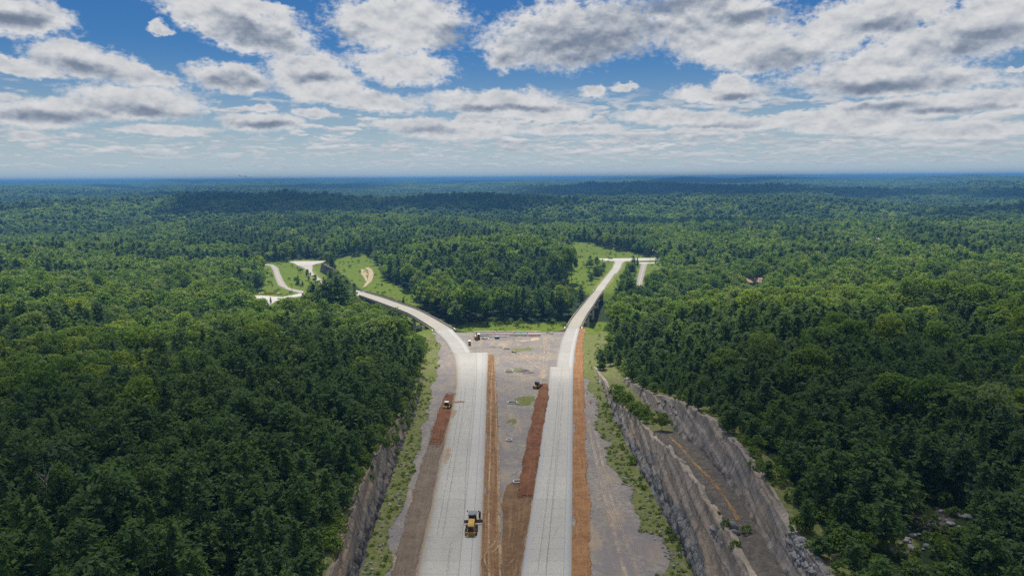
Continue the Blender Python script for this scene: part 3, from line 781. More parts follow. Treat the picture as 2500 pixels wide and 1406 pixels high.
# ------------------------------------------------------------------ rock cuts
def rock_material(name, smooth_c, smooth_d, rough_c, split):
    mt, nt = material(name)
    vf = nt.attr('vf'); pos = nt.n('ShaderNodeNewGeometry').outputs['Position']
    uv = nt.n('ShaderNodeUVMap', uv_map='UVMap').outputs[0]
    st = nt.noise(nt.vscale(uv, (1.1, .09, 1)), 1.0, 6, .72, dist=.6)
    st2 = nt.noise(nt.vscale(uv, (.22, .10, 1)), 1.0, 6, .7, dist=1.0)
    b = nt.noise(pos, .3, 5, .65); c = nt.noise(pos, 2.2, 6, .7)
    s = nt.mix(nt.sm(st, .35, .68), smooth_d, smooth_c)
    s = nt.mix(nt.math('MULTIPLY', nt.sm(st2, .42, .68), .55), s, [q * .45 for q in smooth_d])
    r = nt.mix(nt.sm(c, .35, .7), [q * .4 for q in rough_c], rough_c)
    r = nt.mix(nt.math('MULTIPLY', nt.sm(nt.noise(nt.vscale(uv, (.35, 1.4, 1)), 1.0, 5, .7), .55, .7), .7), r, (.34, .34, .35))
    f = nt.sm(nt.math('ADD', vf, nt.math('MULTIPLY', nt.math('SUBTRACT', b, .5), 1.5)), split + .10, split - .10)
    col = nt.mix(f, s, r)
    vor = nt.n('ShaderNodeTexVoronoi', {'Vector': nt.n('ShaderNodeVectorMath', {0: nt.vscale(uv, (.55, .8, 1)), 1: nt.vscale(nt.noise(pos, .8, 4, .6, out=1), (.9, .9, 0))}, operation='ADD').outputs[0], 'Scale': 1.0}, feature='DISTANCE_TO_EDGE').outputs[0]
    ck = nt.math('MULTIPLY', nt.sm(vor, .07, .0), nt.math('ADD', .15, nt.math('MULTIPLY', f, .6)))
    col = nt.mix(ck, col, (.035, .034, .036))
    vv_ = nt.n('ShaderNodeSeparateXYZ', {0: uv}).outputs[1]
    lg = nt.math('ABSOLUTE', nt.math('SUBTRACT', nt.math('FRACT', nt.math('DIVIDE', nt.math('ADD', vv_, nt.math('MULTIPLY', b, 1.6)), 3.1)), .5))
    col = nt.mix(nt.math('MULTIPLY', nt.sm(lg, .44, .485), .6), col, (.06, .055, .052))
    rust = nt.math('MULTIPLY', nt.sm(nt.noise(nt.vscale(uv, (.55, .05, 1)), 1.0, 4, .6), .66, .74), .6)
    col = nt.mix(rust, col, (.24, .13, .06))
    tan = nt.sm(nt.noise(nt.vscale(uv, (.03, .12, 1)), 1.0, 4, .6), .50, .64)
    col = nt.mix(nt.math('MULTIPLY', tan, .6), col, (.33, .25, .17))
    col = nt.mix(nt.math('MULTIPLY', nt.sm(nt.noise(pos, .8, 5, .7), .62, .72), .6), col, (.05, .075, .02))
    finish(nt, col, .85, .25, bump=c, bstr=.7, bdist=.15)
    return mt

def rock_face(name, y0, y1, xf, zf, hf, bat, side, mat, lab, seed, amp=1.0, lip=1.6, roughlow=.45, dip=.25):
    yy = np.arange(y0, y1, .42); nv = 26
    v = np.linspace(0, 1, nv)
    Y, V = np.meshgrid(yy, v, indexing='ij')
    hh = hf(Y) * (1 + .11 * fbm(Y / 7, Y * 0, seed, 3) + .025 * fbm(Y / 1.2, Y * 0, seed + 5, 2)) + .25
    Z = hh * V
    lowm = sstep((roughlow - V) / .25 + .5 * fbm(Y / 6, V * 3, seed + 2, 2))
    d = .11 * fbm(Y / .8, Z / 7, seed + 7, 3) * (1 - .5 * lowm)                     # drill ribs
    led = fbm((Y + Z * .6) / 7, (Z - Y * dip) / 1.6, seed + 9, 3)
    d = d + .62 * led * (0.35 + lowm) + .5 * lowm * fbm(Y / 1.1, Z / .9, seed + 13, 4)
    step = (Z - Y * dip * .55 + .8 * fbm(Y / 9, Z / 9, seed + 4, 2)) / 3.4
    d = d + .34 * (step - np.floor(step) - .5)                                       # bedding ledges
    d = d * amp * np.minimum(1, hh / 2.5)
    X = xf(Y) + side * (bat * Z + .35) - side * d - side * .35 * (1 - V) ** 3 * (1 + fbm(Y / 1.5, Z, seed + 21, 3))
    Zw = zf(Y) + Z + .12 * fbm(Y / .7, Z / .6, seed + 31, 3) * amp
    Xl = X[:, -1:] + side * np.array([[.5, 1.2, 2.6]]) * lip; Yl = np.repeat(yy[:, None], 3, 1)
    Zl = np.maximum(H(Xl, Yl) + np.array([[.12, .08, -.25]]), Zw[:, -1:] - np.array([[.25, .6, 1.4]]))
    Zl = np.minimum(Zl, Zw[:, -1:] + np.array([[.15, .2, .0]]))
    X = np.concatenate([X, Xl], 1); Yf = np.concatenate([Y, Yl], 1); Zf = np.concatenate([Zw, Zl], 1)
    VV = np.concatenate([V, np.ones((len(yy), 3))], 1)
    n, m_ = X.shape
    q = grid_faces(n, m_); q = q if side > 0 else q[:, ::-1]
    me = np_mesh(name, np.stack([X, Yf, Zf], -1).reshape(-1, 3), quads=q)
    fattr(me, 'vf', VV)
    uvv = np.stack([Yf + .15 * side * Zf * 0, Zf - Yf * .03], -1).reshape(-1, 2)
    li = np.zeros(len(me.loops), np.int32); me.loops.foreach_get('vertex_index', li)
    me.uv_layers.new(name='UVMap').data.foreach_set('uv', uvv[li].astype(np.float32).ravel())
    return tag(link(name, me, mat), lab, 'rock face', kind='thing')

zcF = lambda y: zr(y) - .35
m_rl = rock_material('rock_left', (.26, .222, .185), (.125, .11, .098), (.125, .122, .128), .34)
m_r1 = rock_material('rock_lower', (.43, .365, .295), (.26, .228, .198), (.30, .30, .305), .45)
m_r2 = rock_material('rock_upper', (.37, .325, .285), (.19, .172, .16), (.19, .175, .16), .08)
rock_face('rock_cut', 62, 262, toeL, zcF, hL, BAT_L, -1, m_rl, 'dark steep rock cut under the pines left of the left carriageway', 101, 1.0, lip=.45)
rock_face('rock_cut', 62, 279, toeR, zcF, hR1, BAT_1, 1, m_r1, 'tall lower rock wall with ledges beside the right gravel strip', 203, 1.1, lip=.7, roughlow=.5)
x2f = lambda y: toeR(y) + 1.0 + BAT_1 * hR1(y) + .6 + bench(y)
rock_face('rock_cut', 62, 250, x2f, lambda y: zr(y) - .35 + hR1(y), hR2, BAT_2, 1, m_r2, 'upper rock wall with drill grooves behind the bench', 307, .9, lip=1.0, roughlow=.1)

# boulders
def boulder_mesh(seed, r=1.0):
    import bmesh
    bm = bmesh.new(); bmesh.ops.create_icosphere(bm, subdivisions=2, radius=r)
    rg = np.random.default_rng(seed)
    pl = rg.normal(size=(9, 3)); pl /= np.linalg.norm(pl, axis=1)[:, None]; dd = rg.uniform(.55, .85, 9) * r
    for v in bm.verts:
        p = np.array(v.co)
        for nrm, k in zip(pl, dd):
            e = p @ nrm - k
            if e > 0: p = p - nrm * e
        v.co = Vector(p * np.array((1.15, 1.0, .75)))
    me = bpy.data.meshes.new('boulder'); bm.to_mesh(me); bm.free(); return me
mt, nt = material('boulder_rock')
rnd = nt.n('ShaderNodeObjectInfo').outputs['Random']; oc = nt.n('ShaderNodeTexCoord').outputs['Object']
b = nt.noise(oc, 2.5, 5, .65)
col = nt.mix(rnd, (.16, .165, .18), (.33, .33, .33)); col = nt.mix(nt.sm(b, .4, .7), col, (.12, .11, .11))
finish(nt, col, .85, .25, bump=b, bstr=.4)
M_BOULD = mt
BM_ = [boulder_mesh(s) for s in range(6)]
for me in BM_: me.materials.append(M_BOULD)
CLEAR_R_POLY = [(2160, 1340), (2200, 1290), (2330, 1238), (2380, 1262), (2300, 1335), (2200, 1372)]
def boulders(pxs, n, smin, smax, lab, grp, seed):
    rg = np.random.default_rng(seed); pts = []
    xs_ = [p[0] for p in pxs]; ys_ = [p[1] for p in pxs]
    while len(pts) < n:
        a, b_ = rg.uniform(min(xs_), max(xs_)), rg.uniform(min(ys_), max(ys_))
        if inpoly(np.array([a]), np.array([b_]), pxs)[0]: pts.append((a, b_))
    for P in hits(pts):
        o = bpy.data.objects.new('boulder', BM_[rg.integers(6)]); COL.objects.link(o)
        s = rg.uniform(smin, smax) ** 1.0
        o.scale = (s, s * rg.uniform(.7, 1.2), s * rg.uniform(.7, 1.1)); o.rotation_euler = (rg.uniform(-.3, .3), rg.uniform(-.3, .3), rg.uniform(0, 6.3))
        o.location = (P[0], P[1], P[2] + s * .3); tag(o, lab, 'boulder', grp)
boulders([(1925, 1300), (1950, 1310), (2000, 1370), (2020, 1406), (1985, 1406), (1930, 1345)], 75, .35, 1.0, 'blue grey boulder in the rubble below the upper rock wall', 'boulders in the rubble at the end of the upper wall', 3)
boulders([(1745, 1270), (1790, 1285), (1800, 1320), (1770, 1330), (1740, 1300)], 26, .4, 1.1, 'broken grey boulder on the near end of the rock bench', 'boulders on the near end of the bench', 4)
boulders(CLEAR_R_POLY, 70, .2, .6, 'small grey rock scattered in the rocky clearing at the lower right', 'rocks in the rocky clearing at the lower right', 8)
boulders([(1600, 968), (1640, 975), (1660, 1000), (1650, 1020), (1610, 1010)], 24, .5, 1.1, 'tan boulder at the far crest of the upper rock wall', 'tan boulders at the far crest of the upper wall', 5)
# ------------------------------------------------------------------ foliage materials
def leaf_mat(name, cols, trans=.25, rough=.6):
    mt, nt = material(name)
    rnd = nt.n('ShaderNodeObjectInfo').outputs['Random']
    pos = nt.n('ShaderNodeNewGeometry').outputs['Position']
    ramp = nt.n('ShaderNodeValToRGB', {0: rnd}); el = ramp.color_ramp.elements
    while len(el) < len(cols): el.new(.5)
    for i, c in enumerate(cols):
        el[i].position = i / (len(cols) - 1); el[i].color = tuple(c) + (1,)
    col = ramp.outputs[0]
    n = nt.noise(pos, .9, 3, .6); n2 = nt.noise(pos, .022, 4, .6)
    col = nt.mix(nt.math('MULTIPLY', nt.sm(n, .4, .7), .4), col, (.12, .18, .04))
    col = nt.mix(nt.math('MULTIPLY', nt.sm(n2, .5, .7), .3), col, (.09, .15, .03))
    p = nt.n('ShaderNodeBsdfPrincipled', {'Base Color': col, 'Roughness': rough, 'Specular IOR Level': .12})
    t = nt.n('ShaderNodeBsdfTranslucent', {'Color': nt.mix(.55, nt.mix(1.0, col, (2.2, 2.2, 1.6), 'MULTIPLY'), (.20, .31, .035))})
    nt.n('ShaderNodeOutputMaterial', {0: nt.n('ShaderNodeMixShader', {0: trans, 1: p.outputs[0], 2: t.outputs[0]}).outputs[0]})
    return mt
L_PINE = leaf_mat('pine_needles', [(0.028, 0.065, 0.02), (0.051, 0.101, 0.031), (0.039, 0.085, 0.033), (0.076, 0.125, 0.033), (0.057, 0.11, 0.026), (0.046, 0.09, 0.04)], .34)
L_BROAD = leaf_mat('broad_leaves', [(0.067, 0.138, 0.026), (0.144, 0.225, 0.033), (0.098, 0.185, 0.04), (0.207, 0.267, 0.064), (0.085, 0.154, 0.029), (0.238, 0.292, 0.04), (0.122, 0.199, 0.026), (0.22, 0.263, 0.116), (0.078, 0.15, 0.026), (0.183, 0.252, 0.05)], .46)
L_BRIGHT = leaf_mat('bright_leaves', [(.12, .17, .025), (.16, .20, .03)], .3)
L_SHRUB = leaf_mat('shrub_leaves', [(.090, .150, .024), (.12, .18, .03), (.15, .20, .045), (.10, .16, .025)], .45)
M_BARK = worn('bark', (.11, .085, .065), .9, 0, (.05, .04, .03), .5, 2.0, .1)

def quads_at(C, N, size, rg, squash=.65, nj=.48):
    n = len(C)
    N = N + rg.normal(size=(n, 3)) * nj; N /= np.linalg.norm(N, axis=1)[:, None] + 1e-9
    A = np.cross(N, rg.normal(size=(n, 3))); A /= np.linalg.norm(A, axis=1)[:, None] + 1e-9
    B = np.cross(N, A)
    s = size * rg.uniform(.6, 1.25, (n, 1)); q = s * rg.uniform(squash * .7, squash * 1.3, (n, 1))
    k = N * s * rg.uniform(-.25, .25, (n, 1))
    V = np.stack([C - A * s, C - B * q + k, C + A * s, C + B * q + k], 1) * 1.0
    return V.reshape(-1, 3)

def broad_crown(seed, Hh, Rr, lobes, per, leaf, base=.32, open_=.0):
    rg = np.random.default_rng(seed); Cs, Ns = [], []
    zc0, zh = Hh * (base + 1) / 2, Hh * (1 - base) / 2
    lean = rg.normal(size=2) * .10 * Rr
    for i in range(lobes):
        th = rg.uniform(0, 2 * math.pi); ph = math.asin(rg.uniform(-.55, 1.0))
        rr = rg.uniform(.50, .86) if i > lobes * .15 else rg.uniform(.1, .5)
        prof = 1.0 if math.sin(ph) < .2 else 1.0 - .12 * math.sin(ph)
        c = np.array((math.cos(ph) * math.cos(th) * Rr * rr * prof, math.cos(ph) * math.sin(th) * Rr * rr * prof, zc0 + math.sin(ph) * zh * rr))
        c[:2] += lean * (c[2] / Hh)
        lr = Rr * rg.uniform(.22, .42)
        m_ = int(per * rg.uniform(.7, 1.3) * (lr / (Rr * .32)) ** 2)
        d = rg.normal(size=(m_, 3)); d /= np.linalg.norm(d, axis=1)[:, None]
        o = (c - np.array((0, 0, zc0 - zh * .3))); o /= np.linalg.norm(o) + 1e-9
        d = d[(d @ o) > -.35]
        Cs.append(c + d * lr * rg.uniform(.72, 1.08, (len(d), 1)) * np.array((1, 1, .8))); Ns.append(d)
    C, N = np.concatenate(Cs), np.concatenate(Ns)
    return quads_at(C, N, leaf, rg)

def pine_crown(seed, Hh, Rr, levels, per, tufts, leaf, base=.22, shape=.75):
    rg = np.random.default_rng(seed); Cs, Ns = [], []
    ph0 = rg.uniform(0, 6)
    for k in range(levels):
        t = k / (levels - 1); z = Hh * (base + (1 - base) * t * .985)
        L = Rr * (max(0.0, 1 - t) ** shape) * min(1, .55 + t * 2.2) + .12 * Rr
        n = max(3, int(per * (1 - .45 * t) + rg.uniform(-1, 1)))
        for j in range(n):
            a = ph0 + k * 2.4 + 2 * math.pi * j / n + rg.uniform(-.4, .4); l = L * rg.uniform(.45, 1.22); up = rg.uniform(.05, .45) + .35 * t
            dr = np.array((math.cos(a), math.sin(a), up)); dr /= np.linalg.norm(dr)
            m_ = max(2, int(tufts * (l / Rr) + 1))
            f = np.linspace(.35, 1.0, m_) + rg.uniform(-.08, .08, m_)
            c = np.array((0, 0, z)) + dr * l * f[:, None] + rg.normal(size=(m_, 3)) * .10 * Rr * .5
            for q in range(3):
                Cs.append(c + rg.normal(size=(m_, 3)) * leaf * .45)
                Ns.append(np.tile(dr * .5 + np.array((0, 0, .8)), (m_, 1)))
    C, N = np.concatenate(Cs), np.concatenate(Ns)
    return quads_at(C, N, leaf, rg, .42, .55)

def trunk_mesh(seed, Hh, r, limbs=5, zf=.4, reach=1.5):
    rg = np.random.default_rng(seed); mb = MB()
    lean = rg.normal(size=2) * .02 * Hh
    pts = [np.array((lean[0] * t * t, lean[1] * t * t, Hh * t * .93 - .6 * (t == 0))) for t in (0, .25, .5, .75, 1)]
    for i in range(4): mb.cyl(pts[i], pts[i + 1], r * (1 - .23 * i), r * (1 - .23 * (i + 1)), 6)
    for i in range(limbs):
        t = rg.uniform(zf, .85); a = rg.uniform(0, 6.3); p = np.array((lean[0] * t * t, lean[1] * t * t, Hh * t * .93))
        q = p + np.array((math.cos(a) * reach, math.sin(a) * reach, reach * rg.uniform(.4, 1.0))) * rg.uniform(.6, 1.1)
        mb.cyl(p, q, r * .38, r * .12, 5)
    return mb
def crown_obj_mesh(name, V, mat):
    me = np_mesh(name, V, quads=np.arange(len(V)).reshape(-1, 4)); me.materials.append(mat); return me

# near kinds: crown mesh + trunk mesh, unit = metres
NEAR = {'pine': [], 'broad': [], 'bright': []}
for s in range(6):
    Hh, Rr = 11.0, (2.7, 3.3, 2.4, 3.6, 3.0, 2.6)[s]
    V = pine_crown(40 + s, Hh, Rr, 23, 6.2, 6, .42, (.14, .25, .12, .36, .28, .18)[s], (.62, .42, .8, .36, .5, .7)[s])
    tm = trunk_mesh(60 + s, Hh, .17, 6, .2, 1.1)
    NEAR['pine'].append((crown_obj_mesh('pine_crown', V, L_PINE), tm))
for s in range(6):
    Hh, Rr = (15.2, 14, 16.2, 14.6, 13.2, 15.6)[s], (5.0, 4.6, 5.4, 4.1, 4.5, 4.9)[s]
    V = broad_crown(80 + s, Hh, Rr, 40, 115, .38, (.25, .3, .28, .2, .3, .22)[s])
    NEAR['broad'].append((crown_obj_mesh('broad_crown', V, L_BROAD), trunk_mesh(90 + s, Hh * .8, .2, 7, .3, 2.0)))
for s in range(2):
    V = broad_crown(180 + s, 10.5, 3.6, 30, 110, .36, .2)
    NEAR['bright'].append((crown_obj_mesh('bright_crown', V, L_BRIGHT), trunk_mesh(190 + s, 8.5, .18, 7, .3, 1.6)))
for k in NEAR:
    NEAR[k] = [(c, bpy.data.meshes.new('trunk'), t) for c, t in NEAR[k]]
    for c, me, t in NEAR[k]:
        me.from_pydata(t.v, [], t.f); me.materials.append(M_BARK); me.update()

def combo(name, V, mat, tm):
    """one mesh of crown and trunk for the wood"""
    n = len(V); nq = n // 4
    verts = np.concatenate([V, np.array(tm.v)]) if tm else V
    me = np_mesh(name, V, quads=np.arange(n).reshape(-1, 4)) if not tm else None
    if tm:
        fs = [tuple(i) for i in np.arange(n).reshape(-1, 4)] + [tuple(q + n for q in f) for f in tm.f]
        me = bpy.data.meshes.new(name); me.from_pydata(verts.tolist(), [], fs)
        me.polygons.foreach_set('material_index', [0] * nq + [1] * len(tm.f))
    me.materials.append(mat); me.materials.append(M_BARK); me.update()
    return me
forms = bpy.data.collections.new('wood_forms')       # sources of the wood, not linked to the scene
FORM = {}
def form(kind, me):
    i = len(forms.objects); o = bpy.data.objects.new('wood_form_%03d' % i, me); forms.objects.link(o); FORM.setdefault(kind, []).append(i)
for s in range(5):
    form('pineA', combo('pine_form', pine_crown(140 + s, 11, (2.7, 3.3, 2.4, 3.6, 3.0)[s], 17, 5.5, 4, .60, (.15, .3, .2, .4, .3)[s], (.62, .42, .8, .36, .5)[s]), L_PINE, trunk_mesh(s, 11, .17, 3)))
for s in range(6):
    Hh, Rr = (15.2, 14, 16.2, 14.6, 13.2, 15.6)[s], (5.0, 4.6, 5.4, 4.1, 4.5, 4.9)[s]
    form('broadA', combo('broad_form', broad_crown(160 + s, Hh, Rr, 30, 46, .62, .25), L_BROAD, trunk_mesh(s + 9, Hh * .8, .2, 4, .3, 2)))
for s in range(4):
    form('pineB', combo('pine_form', pine_crown(240 + s, 13, 2.9, 11, 5, 2.4, 1.0, (.3, .4, .2, .35)[s], .6), L_PINE, trunk_mesh(s, 13, .2, 0)))
for s in range(6):
    Hh, Rr = (15.2, 14, 16.2, 14.6, 13.2, 15.6)[s], (5.2, 4.8, 5.6, 4.4, 4.7, 5.1)[s]
    form('broadB', combo('broad_form', broad_crown(260 + s, Hh, Rr, 20, 20, .95, .2), L_BROAD, trunk_mesh(s + 9, Hh * .8, .2, 0)))
for s in range(4):
    form('pineC', combo('pine_form', pine_crown(340 + s, 13, 3.4, 7, 4, 1.2, 1.8, .25, .6), L_PINE, None))
for s in range(6):
    form('broadC', combo('broad_form', broad_crown(360 + s, 12.5, 4.4, 12, 9, 1.6, .2), L_BROAD, None))
for s in range(5):      # a stand of far trees
    rg = np.random.default_rng(400 + s); Vs = []
    for k in range(46):
        x, y = rg.uniform(-32, 32, 2); sc = rg.uniform(.85, 1.3)
        V = broad_crown(1000 * s + k, 12.5 * sc, 5.0 * sc, 7, 4, 2.7, .3) + np.array((x, y, rg.uniform(-1, 1)))
        Vs.append(V)
    form('stand', combo('stand_form', np.concatenate(Vs), L_PINE if s % 5 == 1 else L_BROAD, None))
for s in range(4):
    V = broad_crown(460 + s, 2.2, 1.5, 12, 26, .26, .02); form('shrub', combo('shrub_form', V, L_SHRUB, None))
for s in range(3):
    V = broad_crown(480 + s, 1.0, 1.1, 9, 12, .26, .0); form('weed', combo('weed_form', V, L_SHRUB, None))

# ------------------------------------------------------------------ where trees may stand
KEEP = [
 [(770, 1420), (790, 1372), (806, 1335), (832, 1290), (852, 1250), (872, 1200), (905, 1135), (937, 1080), (952, 1050), (975, 1015), (1002, 985), (1025, 962), (1046, 940), (1064, 905), (1078, 880), (1082, 855), (1070, 838), (1052, 820), (1012, 812), (1000, 778), (1062, 770),
  (1112, 797), (1150, 788), (1250, 784), (1375, 787), (1386, 797), (1430, 797), (1450, 800), (1492, 806), (1478, 828), (1452, 852), (1448, 872), (1450, 900), (1478, 950), (1510, 1000), (1558, 1035), (1590, 1052), (1640, 1050), (1612, 1005), (1596, 962), (1630, 962), (1662, 988), (1702, 1035), (1738, 1065), (1763, 1100), (1803, 1150), (1853, 1185), (1912, 1235), (1930, 1290), (1965, 1345), (2015, 1420)],
 [(868, 722), (884, 703), (940, 718), (1000, 740), (1060, 771), (1114, 800), (1060, 835), (1000, 815), (994, 780), (940, 757), (900, 740)],
 [(1376, 800), (1392, 777), (1440, 715), (1452, 704), (1476, 703), (1480, 722), (1484, 745), (1486, 792), (1440, 806)],
 [(1450, 708), (1495, 654), (1500, 640), (1446, 637), (1446, 628), (1592, 627), (1602, 642), (1585, 646), (1571, 697), (1551, 697), (1561, 643), (1533, 640), (1516, 665), (1478, 709)],
 [(1392, 588), (1440, 596), (1500, 608), (1580, 627), (1600, 632), (1450, 632), (1425, 640), (1400, 625)],
 [(1388, 690), (1400, 645), (1432, 640), (1450, 640), (1500, 645), (1470, 680), (1450, 706), (1420, 712), (1392, 705)],
 [(1484, 708), (1515, 668), (1530, 643), (1540, 645), (1530, 668), (1508, 692), (1490, 728), (1480, 735)],
 [(1584, 645), (1612, 636), (1618, 645), (1600, 660), (1580, 668)],
 [(812, 630), (895, 621), (917, 645), (936, 676), (963, 697), (1005, 716), (1040, 745), (990, 738), (940, 720), (885, 702), (850, 683), (828, 664)],
 [(648, 656), (646, 645), (658, 640), (700, 640), (714, 634), (788, 633), (806, 650), (776, 652), (784, 668), (806, 690), (790, 699), (764, 690), (745, 705), (746, 722), (720, 728), (690, 731), (665, 738), (648, 750), (640, 752), (650, 735), (612, 726), (616, 716), (650, 710), (652, 690)],
 [(570, 617), (580, 613), (588, 617), (585, 622), (572, 622)], [(612, 614), (640, 612), (642, 620), (628, 622), (612, 620)],
 [(2160, 1340), (2200, 1292), (2330, 1238), (2378, 1262), (2300, 1335), (2200, 1372)],
 [(1828, 682), (1850, 681), (1862, 690), (1850, 696), (1828, 692)], [(1596, 609), (1608, 608), (1609, 613), (1597, 613)], [(2134, 573), (2150, 570), (2150, 586), (2138, 584)],
]
KEEPB = [(min(p[0] for p in P), max(p[0] for p in P), min(p[1] for p in P), max(p[1] for p in P)) for P in KEEP]
def blocked(x, y, z, h, r):
    out = np.zeros(len(x), bool)
    for dz, dx in ((.97, 0), (.8, -.55), (.8, .55), (.55, -.85), (.55, .85), (.3, 0), (0.0, 0)):
        px, py, _ = project(np.stack([x + r * dx, y, z + h * dz], -1))
        for P, (a, b, c, d) in zip(KEEP, KEEPB):
            m_ = (px > a) & (px < b) & (py > c) & (py < d)
            if m_.any():
                i = np.where(m_)[0]; out[i] |= inpoly(px[i], py[i], P)
    # never on the carriageways or walls themselves
    cor = (y < 372) & (x > toeL(y) - BAT_L * hL(y) - 1.8) & (x < np.where(y < 268, toeR(y) + 1.5 + BAT_1 * hR1(y) + bench(y) + BAT_2 * hR2(y) + 1.0, toeR(y) + 2))
    return out | cor

def jit(x0, x1, y0, y1, s, seed, j=.42):
    gx, gy = np.meshgrid(np.arange(x0, x1, s), np.arange(y0, y1, s), indexing='ij')
    rg = np.random.default_rng(seed)
    gx = gx + (np.arange(gx.shape[1]) % 2)[None, :] * s * .5
    x = (gx + rg.uniform(-j, j, gx.shape) * s).ravel(); y = (gy + rg.uniform(-j, j, gx.shape) * s).ravel()
    az = np.degrees(np.arctan2(x, y)); k = np.abs(az) < 42
    return x[k], y[k], rg

TREES = []      # x, y, z, kind(0 pine,1 broad), height, radius scale
def band(y0, y1, r0, r1, s, seed, hmul=1.0, rmul=1.0):
    x, y, rg = jit(-r1 * .72, r1 * .72, y0, y1, s, seed)
    r = np.hypot(x, y); k = (r >= r0) & (r < r1); x, y = x[k], y[k]; r = r[k]
    z = H(x, y)
    sp = fbm(x / 70, y / 70, 51, 3) + .75 * fbm(x / 11, y / 11, 52, 2)
    near_l = (x < 0) & (y < 300); near_r = (x > 0) & (y < 300) & (x < 260)
    thr = np.where(near_l, .26 - np.clip((-x - 90) / 260, -.3, .35), np.where(near_r, .85 - np.clip((y - 170) / 160, 0, 1) * .55 - np.clip((x - 110) / 200, 0, .5), -.08))
    pinef = ((r > 600) & (r < 1100) & (x < 0)) * -.12
    broad = sp > thr + pinef * 0
    h = np.where(broad, rg.uniform(.7, 1.28, len(x)), rg.uniform(.68, 1.4, len(x))) * (1 + .16 * fbm(x / 30, y / 30, 57, 2))
    ed = np.minimum(np.abs(x - toeL(y)), np.abs(x - toeR(y) - 12))
    h = h * np.where(y < 300, np.interp(ed, [0, 6, 22, 60], [.42, .55, .82, 1.0]), 1.0)
    h = h * np.where(near_r & (y < 230) & ~broad, .84, 1.0)
    h = h * np.where((np.abs(x) < 90) & (y > 380) & (y < 720), 1.22, 1.0)
    h = h * np.where((x < 0) & (y < 330) & ~broad, 1.18, 1.0)
    h = h * hmul; rs = np.where(broad, h ** .6, h ** .7) * rmul * rg.uniform(.85, 1.15, len(x))
    hh, rr = np.where(broad, 14.8, 11.5) * h, np.where(broad, 4.75, 2.7) * rs
    b = blocked(x, y, z, hh, rr)
    # a tree that would cover an opening is a sapling or not there
    h2 = h * .45; b2 = blocked(x, y, z, hh * .45, rr * .6)
    use2 = b & ~b2 & (rg.uniform(size=len(x)) < .75)
    h = np.where(use2, h2, h); rs = np.where(use2, rs * .55, rs); k = ~b | use2
    return np.stack([x, y, z, broad * 1.0, h, rs, rg.uniform(0, 6.28, len(x)), rg.uniform(size=len(x))], -1)[k]
BA0 = band(40, 235, 55, 235, 4.7, 500, 1.0, 1.08)
BA = band(100, 430, 235, 430, 6.2, 501, 1.05, 1.1)
BB = band(280, 1300, 430, 1300, 7.7, 502, 1.12, 1.1)
BC = band(900, 3700, 1300, 3700, 12.5, 503, 1.15, 1.45)
xD, yD, rgD = jit(-7600, 7600, 2500, 10500, 52, 504); rD = np.hypot(xD, yD); kD = (rD > 3700) & (rD < 10500); xD, yD = xD[kD], yD[kD]

# ------------------------------------------------------------------ single trees: the largest in the picture
near = np.concatenate([BA0, BA])
px, py, pd = project(near[:, :3] + np.array((0, 0, 1)) * (near[:, 4] * 8)[:, None])
inview = (px > -60) & (px < 2560) & (py > 200) & (py < 1500)
size = np.where(near[:, 3] > .5, 3.8, 3.0) * near[:, 5] * near[:, 4] / pd
size = np.where(inview, size, -1)
pick = np.zeros(len(near), bool)
for kd in (0, 1):
    i = np.where(near[:, 3] == kd)[0]; o = i[np.argsort(-size[i])][:285]; pick[o[size[o] > 0]] = True
PROT = {}
def make_tree(kind, var, loc, rz, sz, sr, name, label, group, cat='tree'):
    key = (kind, var)
    cm, tm, _ = NEAR[kind][var]
    r_ = empty(name, loc, rz, label, cat, group); r_.scale = (sr, sr, sz)
    if key not in PROT:
        c = bpy.data.objects.new('crown', cm); t = bpy.data.objects.new('trunk', tm); PROT[key] = (c, t)
    else:
        c, t = (q.copy() for q in PROT[key])
    for q in (c, t): COL.objects.link(q); q.parent = r_
    return r_
def region(x, y, b, h):
    k = 'broadleaf tree' if b else 'pine'
    sz = 'young' if h < .6 else ('tall' if h > 1.12 else 'mid sized')
    if x < 0:
        w = 'at the brink of the left rock cut' if x > -52 else ('in the near wood left of the left rock cut' if y < 170 else 'in the wood behind the left rock cut')
    else:
        w = 'along the crest of the upper rock wall' if x < 58 and y < 200 else ('in the near stand right of the upper rock wall' if y < 150 else 'on the slope behind the upper rock wall')
    col = 'mid green' if b else 'dark green'
    return f'{sz} {col} {k} {w}', f'{sz} {k}s {w}'
for t in near[pick]:
    x, y, z, b, h, rs, rz, u = t
    lab, grp = region(x, y, b > .5, h)
    make_tree('broad' if b > .5 else 'pine', int(u * 6) % 6, (x, y, z - .1), rz, h, rs, 'broadleaf_tree' if b > .5 else 'pine_tree', lab, grp)

# trees that stand out, at their places on the ground
M_DEAD = worn('dead_wood', (.36, .33, .30), .9, 0, (.2, .17, .14), .4, 2, .1)
def dead_tree(px, py, hgt, seed, label):
    p = hit(px, py); r_ = empty('dead_tree', (p[0], p[1], p[2] - .1), seed, label, 'tree')
    trunk_mesh(seed, hgt, .16, 26, .35, 2.3).build('trunk', M_DEAD, r_)
dead_tree(128, 1330, 16.5, 3, 'pale leafless tree among the pines at the lower left'); dead_tree(1700, 830, 15, 5, 'grey leafless tree in the right wood above the cut')
dead_tree(640, 900, 16, 8, 'bare grey tree in the left wood behind the cut')
def hero(kind, var, px, py, h_px, w, label, name, cat='tree', dz=0):
    p = hit(px, py); d = (p - CAM) @ F_
    hh = h_px * d / FPX; base = {'pine': 11.0, 'broad': 14.8, 'bright': 10.5}[kind]
    s = hh / base
    return make_tree(kind, var, (p[0], p[1], p[2] - .1), random.uniform(0, 6), s, s * w, name, label, None, cat)
